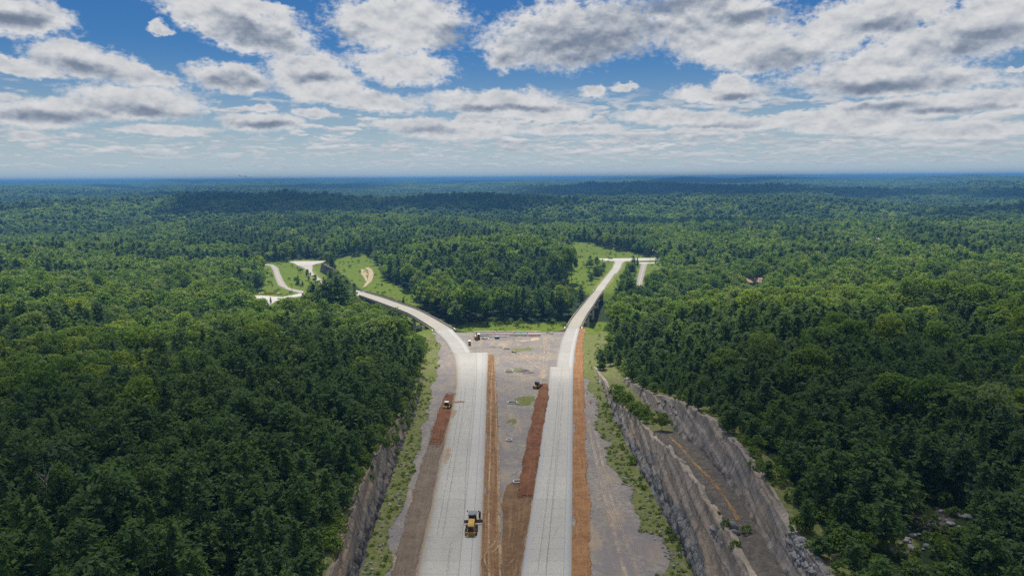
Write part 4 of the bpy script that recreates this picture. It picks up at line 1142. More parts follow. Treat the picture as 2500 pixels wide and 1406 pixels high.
hero('bright', 0, 1616, 1052, 46, 1.25, 'round bright green tree alone on the rock bench', 'broadleaf_tree')
hero('bright', 1, 868, 812, 84, 1.0, 'yellow green tree in front of the far end of the left bridge', 'broadleaf_tree')
hero('pine', 3, 955, 850, 95, 1.3, 'large dark pine with its top against the middle of the left bridge', 'pine_tree')
hero('pine', 1, 830, 798, 122, 1.25, 'tall dark pine at the hidden end of the left bridge', 'pine_tree')
hero('pine', 0, 768, 790, 98, 1.1, 'dark pine between the curve of the asphalt road and the left bridge', 'pine_tree')
hero('pine', 4, 800, 800, 118, 1.2, 'dark broad pine second to the left of the left bridge end', 'pine_tree')
hero('broad', 2, 740, 790, 62, 1.0, 'green broadleaf tree below the gravel lot at the curve', 'broadleaf_tree')
hero('pine', 2, 661, 742, 18, .9, 'small bluish cone shaped tree on the edge of the gravel lot', 'pine_tree')
hero('pine', 5, 985, 745, 20, 1.0, 'small dark cedar on the grass slope behind the left bridge', 'pine_tree')
hero('pine', 1, 1418, 748, 52, 1.0, 'dark pine standing just left of the right bridge', 'pine_tree')
hero('broad', 1, 1172, 790, 92, .9, 'tall light green tree at the foot of the wooded hill', 'broadleaf_tree')
hero('pine', 0, 1601, 646, 12, 1.1, 'small round cedar at the end of the cross street', 'pine_tree')
hero('broad', 4, 1540, 672, 36, .9, 'green tree on the bank between the right ramp and the asphalt road', 'broadleaf_tree')
hero('pine', 4, 1546, 664, 30, 1.0, 'dark pine on the bank between the right ramp and the asphalt road', 'pine_tree')
hero('pine', 2, 1556, 652, 24, 1.0, 'dark pine at the top of the bank beside the cross street', 'pine_tree')
hero('broad', 0, 1440, 664, 34, .9, 'green tree on the rocky knoll left of the right ramp', 'broadleaf_tree')
hero('broad', 3, 1455, 680, 34, .9, 'lower green tree on the rocky knoll left of the right ramp', 'broadleaf_tree')
hero('pine', 3, 1444, 694, 26, 1.0, 'dark bush like pine at the foot of the rocky knoll', 'pine_tree')
hero('broad', 5, 800, 652, 34, .9, 'green tree at the corner above the dark rock face', 'broadleaf_tree')
hero('pine', 5, 728, 694, 22, .8, 'dark narrow cedar in the middle of the grass by the asphalt road', 'pine_tree')
for px, py, h in ((1395, 690, 96), (1380, 700, 100), (1366, 705, 92), (1350, 700, 90)):
    hero('broad', int(px) % 6, px, py, h, .62, {1395: 'slender tall tree at the corner of the hill wood by the grass slope', 1380: 'second slender tree from the grass slope at the hill wood edge', 1366: 'third slender tree from the grass slope at the hill wood edge', 1350: 'fourth slender tree from the grass slope at the hill wood edge'}[px], 'broadleaf_tree')

def clump(poly, n, h0, h1, kinds, label, group, seed):
    rg = np.random.default_rng(seed); k = 0
    xs_ = [p[0] for p in poly]; ys_ = [p[1] for p in poly]
    while k < n:
        a, b = rg.uniform(min(xs_), max(xs_)), rg.uniform(min(ys_), max(ys_))
        if not inpoly(np.array([a]), np.array([b]), poly)[0]: continue
        kd = kinds[k % len(kinds)]; p = hit(a, b); d = (p - CAM) @ F_; s = rg.uniform(h0, h1) * d / FPX / {'pine': 11.0, 'broad': 14.8}[kd]
        make_tree(kd, int(rg.integers(6)), (p[0], p[1], p[2] - .1), rg.uniform(0, 6), s, s * rg.uniform(.85, 1.25), 'pine_tree' if kd == 'pine' else 'broadleaf_tree', label % ('pine' if kd == 'pine' else 'broadleaf tree'), group + (' (pines)' if kd == 'pine' else ' (broadleaf)')); k += 1
clump([(1428, 640), (1440, 626), (1455, 640), (1475, 662), (1470, 680), (1455, 690), (1440, 692), (1436, 665)], 16, 10, 22, ('broad', 'pine', 'broad'), 'small %s on the overgrown knoll left of the right ramp', 'small trees on the knoll left of the right ramp', 91)
clump([(1516, 680), (1536, 652), (1549, 645), (1551, 664), (1540, 690), (1520, 702)], 17, 14, 30, ('pine', 'broad'), 'small %s on the bank between the right ramp and the asphalt road', 'small trees on the bank between ramp and asphalt road', 92)
clump([(722, 650), (738, 652), (755, 668), (772, 685), (784, 695), (770, 697), (745, 680), (728, 664)], 15, 8, 16, ('broad', 'broad', 'pine'), 'small %s along the left side of the far left ramp', 'small trees along the far left ramp', 93)
clump([(645, 632), (690, 630), (712, 632), (708, 642), (690, 641), (660, 637)], 12, 10, 18, ('broad',), 'rounded %s in the hedge above the asphalt bend', 'trees in the hedge above the asphalt bend', 94)
clump([(662, 670), (668, 676), (676, 698), (660, 702), (652, 690)], 4, 6, 11, ('broad',), 'low %s on the grass left of the asphalt road', 'low trees left of the asphalt road', 95)
clump([(722, 690), (735, 684), (745, 700), (730, 706)], 5, 9, 19, ('pine', 'broad'), 'small %s on the grass right of the asphalt road', 'small trees right of the asphalt road', 96)
# ------------------------------------------------------------------ the rest of the wood: one mass of instances
def scatter(name, P, rot, scl, idx, label, kind='stuff'):
    me = np_mesh(name, P)
    fattr(me, 'turn', rot)
    at = me.attributes.new('size', 'FLOAT_VECTOR', 'POINT'); at.data.foreach_set('vector', np.asarray(scl, np.float32).ravel())
    at = me.attributes.new('form', 'INT', 'POINT'); at.data.foreach_set('value', np.asarray(idx, np.int32))
    o = bpy.data.objects.new(name, me); COL.objects.link(o); tag(o, label, kind=kind)
    ng = bpy.data.node_groups.new('scatter_on_points', 'GeometryNodeTree')
    ng.interface.new_socket('Geometry', in_out='INPUT', socket_type='NodeSocketGeometry')
    ng.interface.new_socket('Geometry', in_out='OUTPUT', socket_type='NodeSocketGeometry')
    N = ng.nodes; Lk = ng.links
    gi, go = N.new('NodeGroupInput'), N.new('NodeGroupOutput')
    ci = N.new('GeometryNodeCollectionInfo'); ci.inputs['Collection'].default_value = forms
    ci.inputs['Separate Children'].default_value = True; ci.inputs['Reset Children'].default_value = True
    ip = N.new('GeometryNodeInstanceOnPoints'); ip.inputs['Pick Instance'].default_value = True
    def na(nm, dt):
        a = N.new('GeometryNodeInputNamedAttribute'); a.data_type = dt; a.inputs['Name'].default_value = nm; return a.outputs['Attribute']
    cx = N.new('ShaderNodeCombineXYZ'); Lk.new(na('turn', 'FLOAT'), cx.inputs[2])
    er = N.new('FunctionNodeEulerToRotation'); Lk.new(cx.outputs[0], er.inputs[0])
    Lk.new(gi.outputs[0], ip.inputs['Points']); Lk.new(ci.outputs[0], ip.inputs['Instance'])
    Lk.new(na('form', 'INT'), ip.inputs['Instance Index']); Lk.new(er.outputs[0], ip.inputs['Rotation']); Lk.new(na('size', 'FLOAT_VECTOR'), ip.inputs['Scale'])
    Lk.new(ip.outputs[0], go.inputs[0])
    md = o.modifiers.new('scatter', 'NODES'); md.node_group = ng
    return o
def wood(T, suf):
    b = T[:, 3] > .5; u = T[:, 7]
    fi = np.where(b, np.array(FORM['broad' + suf])[(u * 997).astype(int) % len(FORM['broad' + suf])], np.array(FORM['pine' + suf])[(u * 997).astype(int) % len(FORM['pine' + suf])])
    return T[:, :3] - np.array((0, 0, .15)), T[:, 6], np.stack([T[:, 5], T[:, 5], T[:, 4]], -1), fi
rest = near[~pick]
parts = [wood(rest, 'A'), wood(BB[np.hypot(BB[:, 0], BB[:, 1]) < 620], 'A'), wood(BB[np.hypot(BB[:, 0], BB[:, 1]) >= 620], 'B'), wood(BC, 'C')]
zD = H(xD, yD); sD = np.interp(np.hypot(xD, yD), [3700, 10500], [1.0, 1.35])
parts.append((np.stack([xD, yD, zD - 1], -1), rgD.uniform(0, 6.28, len(xD)), np.stack([sD, sD, sD * .9], -1), np.array(FORM['stand'])[rgD.integers(0, 5, len(xD))]))
scatter('forest', *[np.concatenate([p[i] for p in parts]) for i in range(4)], 'mixed pine and broadleaf forest covering the hills to the horizon')
print('trees', len(near), pick.sum(), [len(p[0]) for p in parts])

# ------------------------------------------------------------------ undergrowth and weeds
def under():
    x, y, rg = jit(-330, 330, 45, 420, 3.6, 601)
    z = H(x, y); cl = (x > toeL(y) - BAT_L * hL(y) - 1.2) & (x < toeR(y) + 1.2 + BAT_1 * hR1(y) + .6 + bench(y) + BAT_2 * hR2(y) + .5) & (y < 372)
    b = blocked(x, y, z, np.full(len(x), .3), np.full(len(x), .2)) | cl
    k = ~b & (rg.uniform(size=len(x)) < .85); x, y, z = x[k], y[k], z[k]
    s = rg.uniform(.5, 1.5, len(x))
    A = (np.stack([x, y, z - .1], -1), rg.uniform(0, 6, len(x)), np.stack([s, s, s * rg.uniform(.7, 1.3, len(x))], -1), np.array(FORM['shrub'])[rg.integers(0, 4, len(x))])
    # weeds on verges, field, slopes
    out = [A]
    for sp, (x0, x1, y0, y1), fm, s0, s1, dens in ((1.5, (-42, 46, 70, 372), 'weed', .18, .62, .7), (3.2, (-75, 90, 372, 480), 'weed', .6, 1.3, .55), (5.5, (-300, 190, 480, 860), 'shrub', .3, 1.2, .55)):
        x, y, rg = jit(x0, x1, y0, y1, sp, 610 + y0)
        z = H(x, y); fn = fbm(x / 6, y / 8, 31, 3); cl = fbm(x / 9, y / 9, 33, 3)
        if y0 == 70:
            vl = x - toeL(y); vr = toeR(y) - x
            ok = (((vl > .2) & (vl < 4.6 + 2.4 * fn) & (x < 0)) | ((vr > .2) & (vr < 5.2 + (y > 130) * .8 + 3.4 * fn) & (x > 0))) & (fn + cl > -.25)
            ok &= dpoly(x, y, mid(S_LR, 2) + mid(S_LB, 2)) > 9
            ok |= (y > 275) & (dpoly(x, y, mid(S_LR, 2) + mid(S_LB, 2)) > 9) & (dpoly(x, y, mid(S_RR, 2)) > 13) & ((vl < .5) & (vl > -9) & (x < 0) | (vr < .5) & (vr > -12) & (x > 0)) & (cl > -.2)
            ok &= ~((x > 0) & (y > 235) & (x < np.interp(y, [235, 300, 372], [31.0, 33.5, 47.0])))
        elif y0 == 372:
            px, py, _ = project(np.stack([x, y, z], -1)); ok = inpoly(px, py, FIELD_PX) & (cl > .02)
            ok &= (dpoly(x, y, mid(S_RB, 2)) > 7) & (dpoly(x, y, mid(S_LB, 2)) > 8) & (dpoly(x, y, mid(S_LR, 2)) > 8)
        else:
            px, py, _ = project(np.stack([x, y, z], -1)); ok = np.zeros(len(x), bool)
            for P in (SLOPE_L_PX, AREA_L_PX, HILL_R_PX): ok |= inpoly(px, py, P)
            ok &= (cl > .02)
            for pts, w in ((LF_M, 10), (RF_M, 9), (A_Lm, 6), (A_Rm, 6), (mid(S_LB, 2), 8), (mid(S_RB, 2), 8)): ok &= dpoly(x, y, pts) > w
            for P in (T_LEFT, T_RIGHT, LOT, T_R2): ok &= ~inpoly(x, y, P) & (dpoly(x, y, P + [P[0]]) > 3)
            ok &= ~(inpoly(px, py, [(880, 640), (915, 645), (915, 700), (880, 705)]))
        ok &= rg.uniform(size=len(x)) < dens
        x, y, z = x[ok], y[ok], z[ok]; s = rg.uniform(s0, s1, len(x))
        out.append((np.stack([x, y, z - .05], -1), rg.uniform(0, 6, len(x)), np.stack([s, s, s * rg.uniform(.5, 1.1, len(x))], -1), np.array(FORM[fm])[rg.integers(0, 3, len(x))]))
    return out
U = under()
scatter('undergrowth', *U[0], 'low bushes and brambles filling the gaps under the trees')
scatter('weeds', *[np.concatenate([u[i] for u in U[1:]]) for i in range(4)], 'weeds and low bushes on the verges, field and grass slopes')

# shrubs one can count: bench, verge toe, wall crest
SH = [bpy.data.objects['wood_form_%03d' % i].data for i in FORM['shrub']]
def shrub(px, py, hp, lab, grp=None):
    p = hit(px, py); d = (p - CAM) @ F_; s = hp * d / FPX / 2.2
    o = bpy.data.objects.new('shrub', SH[int(px) % 4]); COL.objects.link(o); o.location = p; o.scale = (s * random.uniform(.8, 1.2), s * random.uniform(.8, 1.2), s); o.rotation_euler.z = random.uniform(0, 6)
    tag(o, lab, 'shrub', grp)
for px, py, hp, lab in ((1772, 1292, 24, 'pale green shrub beside the ochre runoff at the near end of the bench'), (1821, 1300, 20, 'small bright shrub at the foot of the upper rock wall'), (1754, 1262, 14, 'small shrub on the outer lip of the bench'),
                        (1796, 1345, 26, 'upright yellow green shrub on the near rubble below the bench'), (1547, 1130, 20, 'round shrub in the green verge below the middle of the lower wall')):
    shrub(px, py, hp, lab)
rg = np.random.default_rng(77)
for k in range(46):
    t = rg.uniform(0, 1); px = np.interp(t, [0, .3, .6, 1], [1470, 1530, 1600, 1700]) + rg.uniform(-16, 8); py = np.interp(t, [0, .3, .6, 1], [960, 1090, 1235, 1395])
    shrub(px, py, rg.uniform(6, 13) * (.7 + .5 * t), 'low green shrub in the ditch along the foot of the lower rock wall', 'shrubs along the foot of the lower rock wall')
for k in range(40):
    px, py = rg.uniform(2140, 2380), rg.uniform(1240, 1380)
    if inpoly(np.array([px]), np.array([py]), CLEAR_R_PX)[0]: shrub(px, py, rg.uniform(8, 24), 'scrubby green bush in the rocky clearing at the lower right', 'bushes in the rocky clearing at the lower right')
for k in range(80):
    y = rg.uniform(98, 240); x = float(toeL(y) - BAT_L * hL(y) - rg.uniform(.3, 5.0)); s = rg.uniform(.5, 1.5)
    o = bpy.data.objects.new('shrub', SH[k % 4]); COL.objects.link(o); o.location = (x, y, h1(x, y) - .2); o.scale = (s, s, s * rg.uniform(.7, 1.2)); o.rotation_euler.z = rg.uniform(0, 6)
    tag(o, 'green shrub on the grassy brink above the left rock cut', 'shrub', 'shrubs on the brink of the left rock cut')
for k in range(34):
    y = rg.uniform(165, 262); v = rg.uniform(.05, .8); x = float(toeL(y) - BAT_L * hL(y) * v - .1); s = rg.uniform(.4, 1.0)
    o = bpy.data.objects.new('shrub', SH[k % 4]); COL.objects.link(o); o.location = (x, y, float(zr(y)) - .4 + float(hL(y)) * v); o.scale = (s, s, s); o.rotation_euler.z = rg.uniform(0, 6)
    tag(o, 'green shrub growing on the face of the left rock cut', 'shrub', 'shrubs growing on the face of the left rock cut')
for k in range(26):
    t = rg.uniform(0, 1); px = np.interp(t, [0, .5, 1], [1495, 1545, 1590]) + rg.uniform(-10, 12); py = np.interp(t, [0, .5, 1], [968, 1010, 1040]) + rg.uniform(-14, 2)
    shrub(px, py, rg.uniform(14, 30), 'green shrub on the overgrown end of the rock bench', 'shrubs on the overgrown end of the bench')
for k in range(18):
    t = rg.uniform(0, 1); px = np.interp(t, [0, 1], [1180, 1385]); shrub(px, 788 + rg.uniform(-1, 9) if px < 1300 else 794 + rg.uniform(-4, 4), rg.uniform(6, 13), 'yellow green shrub in the grass field between the bridges', 'shrubs in the field between the bridges')
# ------------------------------------------------------------------ bridges
M_CONC = worn('pier_concrete', (.70, .63, .55), .85, 0, (.2, .17, .14), .45, .35, .2)
M_GIRD = worn('girder_steel', (.22, .235, .25), .6, 0, (.15, .12, .1), .3, .3, .4)
M_BARR = worn('barrier_concrete', (.34, .29, .25), .85, 0, (.16, .13, .11), .5, .5, .2)
def sweep(name, S, prof_side, mat, parent):
    """profile [(lateral from the edge outward, height)] swept along one edge; side 0 left, 1 right"""
    prof, side = prof_side
    A, B = S; E = A if side == 0 else B
    out = (A - B) if side == 0 else (B - A); out[:, 2] = 0; out /= np.linalg.norm(out, axis=1)[:, None]
    n, m_ = len(E), len(prof)
    V = np.array([[E[i] + out[i] * l + np.array((0, 0, h)) for l, h in prof] for i in range(n)]).reshape(-1, 3)
    fs = [(i * m_ + j, (i + 1) * m_ + j, (i + 1) * m_ + (j + 1) % m_, i * m_ + (j + 1) % m_) for i in range(n - 1) for j in range(m_)]
    fs += [tuple(range(m_)), tuple(range((n - 1) * m_, n * m_))]
    mb = MB(); mb.add(V, fs); o = mb.build(name, mat, parent)
    import bmesh
    bm = bmesh.new(); bm.from_mesh(o.data); bmesh.ops.recalc_face_normals(bm, faces=bm.faces); bm.to_mesh(o.data); bm.free()
    return o
def bridge(S, label, npier, girds):
    root = empty('bridge', (0, 0, 0), 0, label, 'bridge', 'curved ramp bridges over the valley')
    slab_mesh('deck', S, .35, c_deck, .05, None, root)
    for side in (0, 1):
        sweep('barrier', S, ([(-.02, .06), (.02, .55), (.12, 1.05), (.38, 1.05), (.45, .1), (.75, .0), (.75, -.4), (-.02, -.28)], side), M_BARR, root)
    A, B = S; W = np.linalg.norm((A - B)[:, :2], axis=1)
    for g in range(girds):
        f = (g + .35) / (girds - .3)
        Q = (A + (B - A) * f, A + (B - A) * f + (B - A) / W[:, None] * .3)
        sweep('girder', Q, ([(.0, -.32), (.3, -.32), (.3, -.42), (.05, -.46), (.05, -1.65), (.3, -1.7), (.3, -1.8), (-.55, -1.8), (-.55, -1.7), (-.3, -1.65), (-.3, -.46), (-.55, -.42), (-.55, -.32)], 0), M_GIRD, root)
    n = len(A)
    for k in range(npier):
        i = int((k + 1) * (n - 1) / (npier + 1)); p, q = A[i], B[i]; c = (p + q) / 2
        ax = q - p; ax[2] = 0; w = np.linalg.norm(ax); ax /= w; ang = math.atan2(ax[1], ax[0])
        pr = empty('pier', (0, 0, 0)); pr.parent = root
        zt = c[2] - 1.82
        MB().box((c[0], c[1], zt - .7), (w + .6, 1.5, 1.4), ang).build('cap_beam', M_CONC, pr)
        cols = [c + ax * (w * .30), c - ax * (w * .30)]; zg = []
        for cc in cols:
            g_ = h1(cc[0], cc[1]) - 1.0; zg.append(g_)
            MB().box((cc[0], cc[1], (zt - 1.4 + g_) / 2), (1.35, 1.35, zt - 1.4 - g_), ang).build('column', M_CONC, pr)
        hgt = zt - 1.4 - max(zg)
        if hgt > 9:
            MB().box((c[0], c[1], zt - 1.4 - hgt * .5), (w * .6 - 1.35, 1.1, 1.3), ang).build('strut', M_CONC, pr)
    for i, d in ((0, 1), (n - 1, -1)):
        p, q = A[i], B[i]; c = (p + q) / 2; ax = q - p; ax[2] = 0; w = np.linalg.norm(ax); ax /= w; ang = math.atan2(ax[1], ax[0])
        fw = np.array((-ax[1], ax[0], 0)) * d
        ab = empty('abutment', (0, 0, 0)); ab.parent = root
        MB().box(tuple(c + fw * 1.0 + np.array((0, 0, -3.4))), (w + 1.5, 2.2, 6.0), ang).build('seat_wall', M_CONC, ab)
        for s in (-1, 1):
            e = c + ax * s * (w / 2 + 1.1) - fw * .9
            MB().box(tuple(e + np.array((0, 0, -.75))), (.45, 4.5, 2.4), ang).build('wing_wall', M_CONC, ab)
    return root
bridge(S_LB, 'long curved concrete bridge swinging left behind the dark pines', 5, 4)
bridge(S_RB, 'straight narrow concrete bridge rising right on tall square piers', 4, 4)
# dark rock face above the left ramp
def px_face(name, bot, top, lab, mat, seed):
    Bq = hits(bot); n = 60; m_ = 14
    t = np.linspace(0, 1, n); k = np.linspace(0, 1, len(bot))
    bx, by, bz = (np.interp(t, k, Bq[:, i]) for i in range(3))
    hpx = np.interp(t, k, [b[1] - a[1] for a, b in zip(top, bot)]); d = by
    hh = hpx * d / FPX * 1.02
    v = np.linspace(0, 1, m_ + 2)
    V = []
    tx_, ty_ = np.gradient(bx), np.gradient(by); l = np.hypot(tx_, ty_); nx, ny = -ty_ / l, tx_ / l
    sg = np.sign(ny.mean()); nx *= sg; ny *= sg
    for i in range(n):
        for j in range(m_ + 2):
            if j < m_: f = j / (m_ - 1); q = f * hh[i] * .22 + .9 * float(fbm(np.array([t[i] * 22]), np.array([f * .9]), seed, 4)[0]); z = bz[i] - 1.0 + f * (hh[i] + 1)
            else: q = hh[i] * .22 + (1.5, 5.0)[j - m_]; z = bz[i] + hh[i] - (.1, 3.5)[j - m_]
            V.append((bx[i] + nx[i] * q, by[i] + ny[i] * q, z))
    me = np_mesh(name, V, quads=grid_faces(n, m_ + 2))
    vf = np.tile(np.minimum(np.arange(m_ + 2) / (m_ - 1), 1), n); fattr(me, 'vf', vf)
    uvv = np.array([(t[i] * 60, min(1, j / (m_ - 1)) * hh[i]) for i in range(n) for j in range(m_ + 2)])
    li = np.zeros(len(me.loops), np.int32); me.loops.foreach_get('vertex_index', li)
    me.uv_layers.new(name='UVMap').data.foreach_set('uv', uvv[li].astype(np.float32).ravel())
    tag(link(name, me, mat), lab, 'rock face')
m_dk = rock_material('rock_dark', (.12, .095, .085), (.055, .045, .045), (.09, .08, .08), .15)
px_face('rock_cut', [(781, 664), (795, 672), (815, 682), (840, 692), (862, 696)], [(786, 643), (800, 650), (820, 660), (842, 681), (864, 694)], 'small dark rock face above the ramp beyond the left bridge', m_dk, 61)
px_face('rock_cut', [(1448, 674), (1456, 676), (1464, 676), (1470, 672)], [(1450, 656), (1457, 654), (1464, 657), (1469, 664)], 'small dark rock outcrop on the knoll left of the right ramp', m_dk, 63)
px_face('rock_cut', [(1541, 700), (1546, 688), (1549.5, 676), (1552, 664)], [(1541.5, 696.5), (1546.5, 684.5), (1550, 672), (1552.4, 661)], 'dark rock bank beside the straight asphalt road', m_dk, 65)
# ------------------------------------------------------------------ machines and site things
YEL = worn('machine_yellow', (.44, .27, .05), .45, 0, (.2, .13, .07), .45, 1.2)
BLK = worn('black_rubber', (.018, .018, .02), .8, 0, (.12, .09, .07), .3, 3)
DRK = worn('dark_steel', (.04, .042, .045), .55, .2, (.14, .1, .07), .4, 2)
GRY = worn('grey_roof', (.16, .18, .21), .5, 0, (.2, .18, .15), .3, 1)
WHT = worn('white_paint', (.72, .72, .70), .5, 0, (.3, .26, .2), .3, 1)
STL = worn('blade_steel', (.17, .11, .07), .5, .3, (.12, .08, .05), .5, 1.5)
mt, nt = material('cab_glass'); finish(nt, (.012, .02, .024), .08, .6); GLS = mt
mt, nt = material('lamp_lens'); finish(nt, (.6, .12, .1), .3, .5); LENS = mt
def wheel(parent, c, r, w, n=18, rim=None):
    mb = MB(); x, y, z = c
    prof = [(-w / 2, r * .86), (-w / 2 * .8, r), (w / 2 * .8, r), (w / 2, r * .86)]
    for (a, ra), (b, rb) in zip(prof[:-1], prof[1:]): mb.cyl((x + a, y, z), (x + b, y, z), ra, rb, n)
    o = mb.build('wheel', BLK, parent)
    MB().cyl((x - w / 2 - .02, y, z), (x + w / 2 + .02, y, z), r * .5, r * .5, 12).build('rim', rim or YEL, o)
    return o
def cab(parent, c, d, roof, glass_in=.04, name='cab'):
    """framed cab with glass; c = centre of the base"""
    x, y, z = c; a, b, h = d
    mb = MB()
    for sx in (-1, 1):
        for sy in (-1, 1): mb.box((x + sx * (a / 2 - .06), y + sy * (b / 2 - .06), z + h / 2), (.12, .12, h))
    mb.box((x, y, z + .12), (a, b, .24))
    o = mb.build(name, DRK, parent)
    MB().box((x, y, z + h / 2 + .1), (a - .16, b - .16, h - .25)).build('glass', GLS, o)
    MB().box((x, y, z + h + .08), (a + .24, b + .3, .16), taper=.94).build('roof', roof, o)
    return o

def grader(px, py, rz):
    p = road_hit(px, py)
    r_ = empty('motor_grader', (p[0], p[1], float(zr(p[1])) + .0), rz, 'yellow motor grader seen from behind on the left concrete carriageway', 'road grader')
    MB().prism([(-3.55, 1.05), (-3.6, 2.2), (-3.2, 2.45), (-1.0, 2.55), (-.75, 2.5), (-.75, 1.05)], -.62, .62).build('engine_hood', YEL, r_)
    g = MB().box((0, -3.66, 1.65), (.98, .1, 1.05)).build('grille', BLK, r_)
    MB().box((-.28, -3.73, 2.1), (.22, .06, .12)).box((.28, -3.73, 2.1), (.22, .06, .12)).build('tail_lamp', LENS, g)
    cab(r_, (0, .1, 1.35), (1.5, 1.6, 1.75), GRY)
    mb = MB().cyl((.55, -.9, 2.4), (.55, -.9, 3.5), .09, .09, 8); mb.build('exhaust', DRK, r_)
    fr = MB(); fr.prism([(.8, 1.2), (.8, 2.0), (4.2, 1.7), (4.9, 1.2), (4.9, .9), (4.0, 1.35)], -.2, .2); fr.box((0, -2.2, .85), (1.0, 3.0, .4)); fr.build('frame', YEL, r_)
    for sx in (-1, 1):
        for y in (-2.95, -1.35): wheel(r_, (sx * 1.02, y, .68), .68, .42)
        wheel(r_, (sx * 1.08, 4.25, .68), .68, .40)
        MB().box((sx * .72, -2.15, .72), (.18, 1.9, .34)).build('tandem_case', YEL, r_)
    bl = MB(); M = .11
    for k in range(6):
        a = k / 5 * 1.2 - .6
        bl.box((0, 1.35 + .12 * math.cos(a * 1.6), .3 + .12 * k), (3.9, .05, .15), M, -a * .5)
    bl.build('blade', STL, r_)
    MB().cyl((0, 1.6, 1.1), (0, 1.6, 1.25), .78, .78, 20).box((0, 1.6, .95), (.5, .5, .4)).build('blade_circle', YEL, r_)
    rp = MB().box((0, -3.95, 1.0), (2.15, .22, .22)).box((0, -3.95, .62), (1.9, .2, .18))
    for k in range(5): rp.box((-.9 + .45 * k, -4.05, .72), (.12, .16, .78))
    rp.build('ripper', YEL, r_)
    for sx in (-1, 1): MB().cyl((sx * .72, .95, 2.3), (sx * 1.15, 1.15, 3.0), .03, .03, 6).box((sx * 1.18, 1.16, 3.05), (.22, .06, .34)).build('mirror', DRK, r_)
grader(1154, 1287, R(-3.0))

def dozer(px, py, rz, lab, roof, bucket):
    p = hit(px, py)
    r_ = empty('bulldozer', (p[0], p[1], p[2] + .1), rz, lab, 'bulldozer'); r_.scale = (.86, .86, .86)
    for sx in (-1, 1):
        x = sx * 1.02; a = [(-1.75, .25), (-1.45, .02), (1.35, .02), (1.75, .3), (1.6, .75), (1.2, .92), (-1.3, .92), (-1.7, .7)]
        t = MB().prism(a, x - .27, x + .27).build('track', BLK, r_)
        mb = MB()
        for k in range(12): mb.box((x, -1.45 + k * .26, .95), (.56, .1, .07))
        mb.build('track_pad', DRK, t)
        MB().box((x, -.6, 1.05), (.5, 1.6, .2)).build('fender', YEL, r_)
    MB().prism([(-1.85, .5), (-1.85, 1.35), (-1.3, 1.55), (-.6, 1.55), (-.6, .5)], -.5, .5).build('rear_housing', YEL, r_)
    MB().prism([(.35, .5), (.35, 1.75), (1.7, 1.6), (1.8, .5)], -.45, .45).build('engine_hood', YEL, r_)
    cab(r_, (0, -.25, 1.15), (1.45, 1.35, 1.65), roof)
    MB().box((0, -1.9, 1.2), (.34, .06, .3)).build('rear_plate', WHT, r_)
    bl = MB(); rot = R(-8)
    for k in range(5):
        a = k / 4 * 1.1 - .55
        bl.box((.0, 2.35 + .14 * math.cos(a * 1.5), .15 + .22 * k), (3.3, .07, .26), rot, -a * .45)
    bl.build('blade', YEL, r_)
    MB().box((-.95, 1.5, .5), (.16, 1.8, .22)).box((.95, 1.5, .5), (.16, 1.8, .22)).build('push_arm', YEL, r_)
    MB().cyl((.62, .9, 1.7), (.62, .9, 2.4), .06, .06, 8).build('exhaust', DRK, r_)
dozer(1091, 998, R(-6), 'yellow bulldozer with a white roof on the red dirt bank at left', WHT, 0)
dozer(1311.5, 947, R(-30), 'yellow bulldozer with an open dark cab at the head of the red dirt bank', GRY, 0)

def excavator(px, py, rz):
    p = hit(px, py)
    r_ = empty('excavator', (p[0], p[1], p[2] + .05), rz, 'yellow excavator with raised boom in front of the stacked beams', 'excavator')
    for sx in (-1, 1):
        MB().prism([(-1.9, .3), (-1.5, .02), (1.5, .02), (1.9, .3), (1.9, .6), (1.5, .85), (-1.5, .85), (-1.9, .6)], sx * 1.15 - .3, sx * 1.15 + .3).build('track', BLK, r_)
    MB().box((0, 0, .75), (1.8, 2.0, .5)).build('undercarriage', DRK, r_)
    MB().prism([(-1.2, 1.0), (-1.2, 1.7), (1.4, 1.85), (2.1, 1.85), (2.2, 1.0)], -1.3, 1.3).build('engine_house', YEL, r_)
    cab(r_, (.75, -.6, 1.1), (1.1, 1.5, 1.75), WHT)
    bm_ = MB()
    pts = [(-.25, -.9, 1.6), (-.25, -2.2, 3.6), (-.25, -3.2, 4.1)]
    for a, b in zip(pts[:-1], pts[1:]): bm_.cyl(a, b, .3, .24, 6)
    bm_.build('boom', YEL, r_)
    MB().cyl((-.25, -3.0, 4.2), (-.25, -3.9, 1.5), .22, .16, 6).build('stick', YEL, r_)
    MB().prism([(-4.2, 1.4), (-3.7, 1.5), (-3.4, .9), (-3.6, .35), (-4.1, .5)], -.75, .25).build('bucket', DRK, r_)
    MB().cyl((-.05, -1.0, 1.7), (-.05, -2.0, 3.1), .08, .08, 8).cyl((-.45, -1.0, 1.7), (-.45, -2.0, 3.1), .08, .08, 8).build('boom_ram', DRK, r_)
excavator(1165, 828.5, R(4))

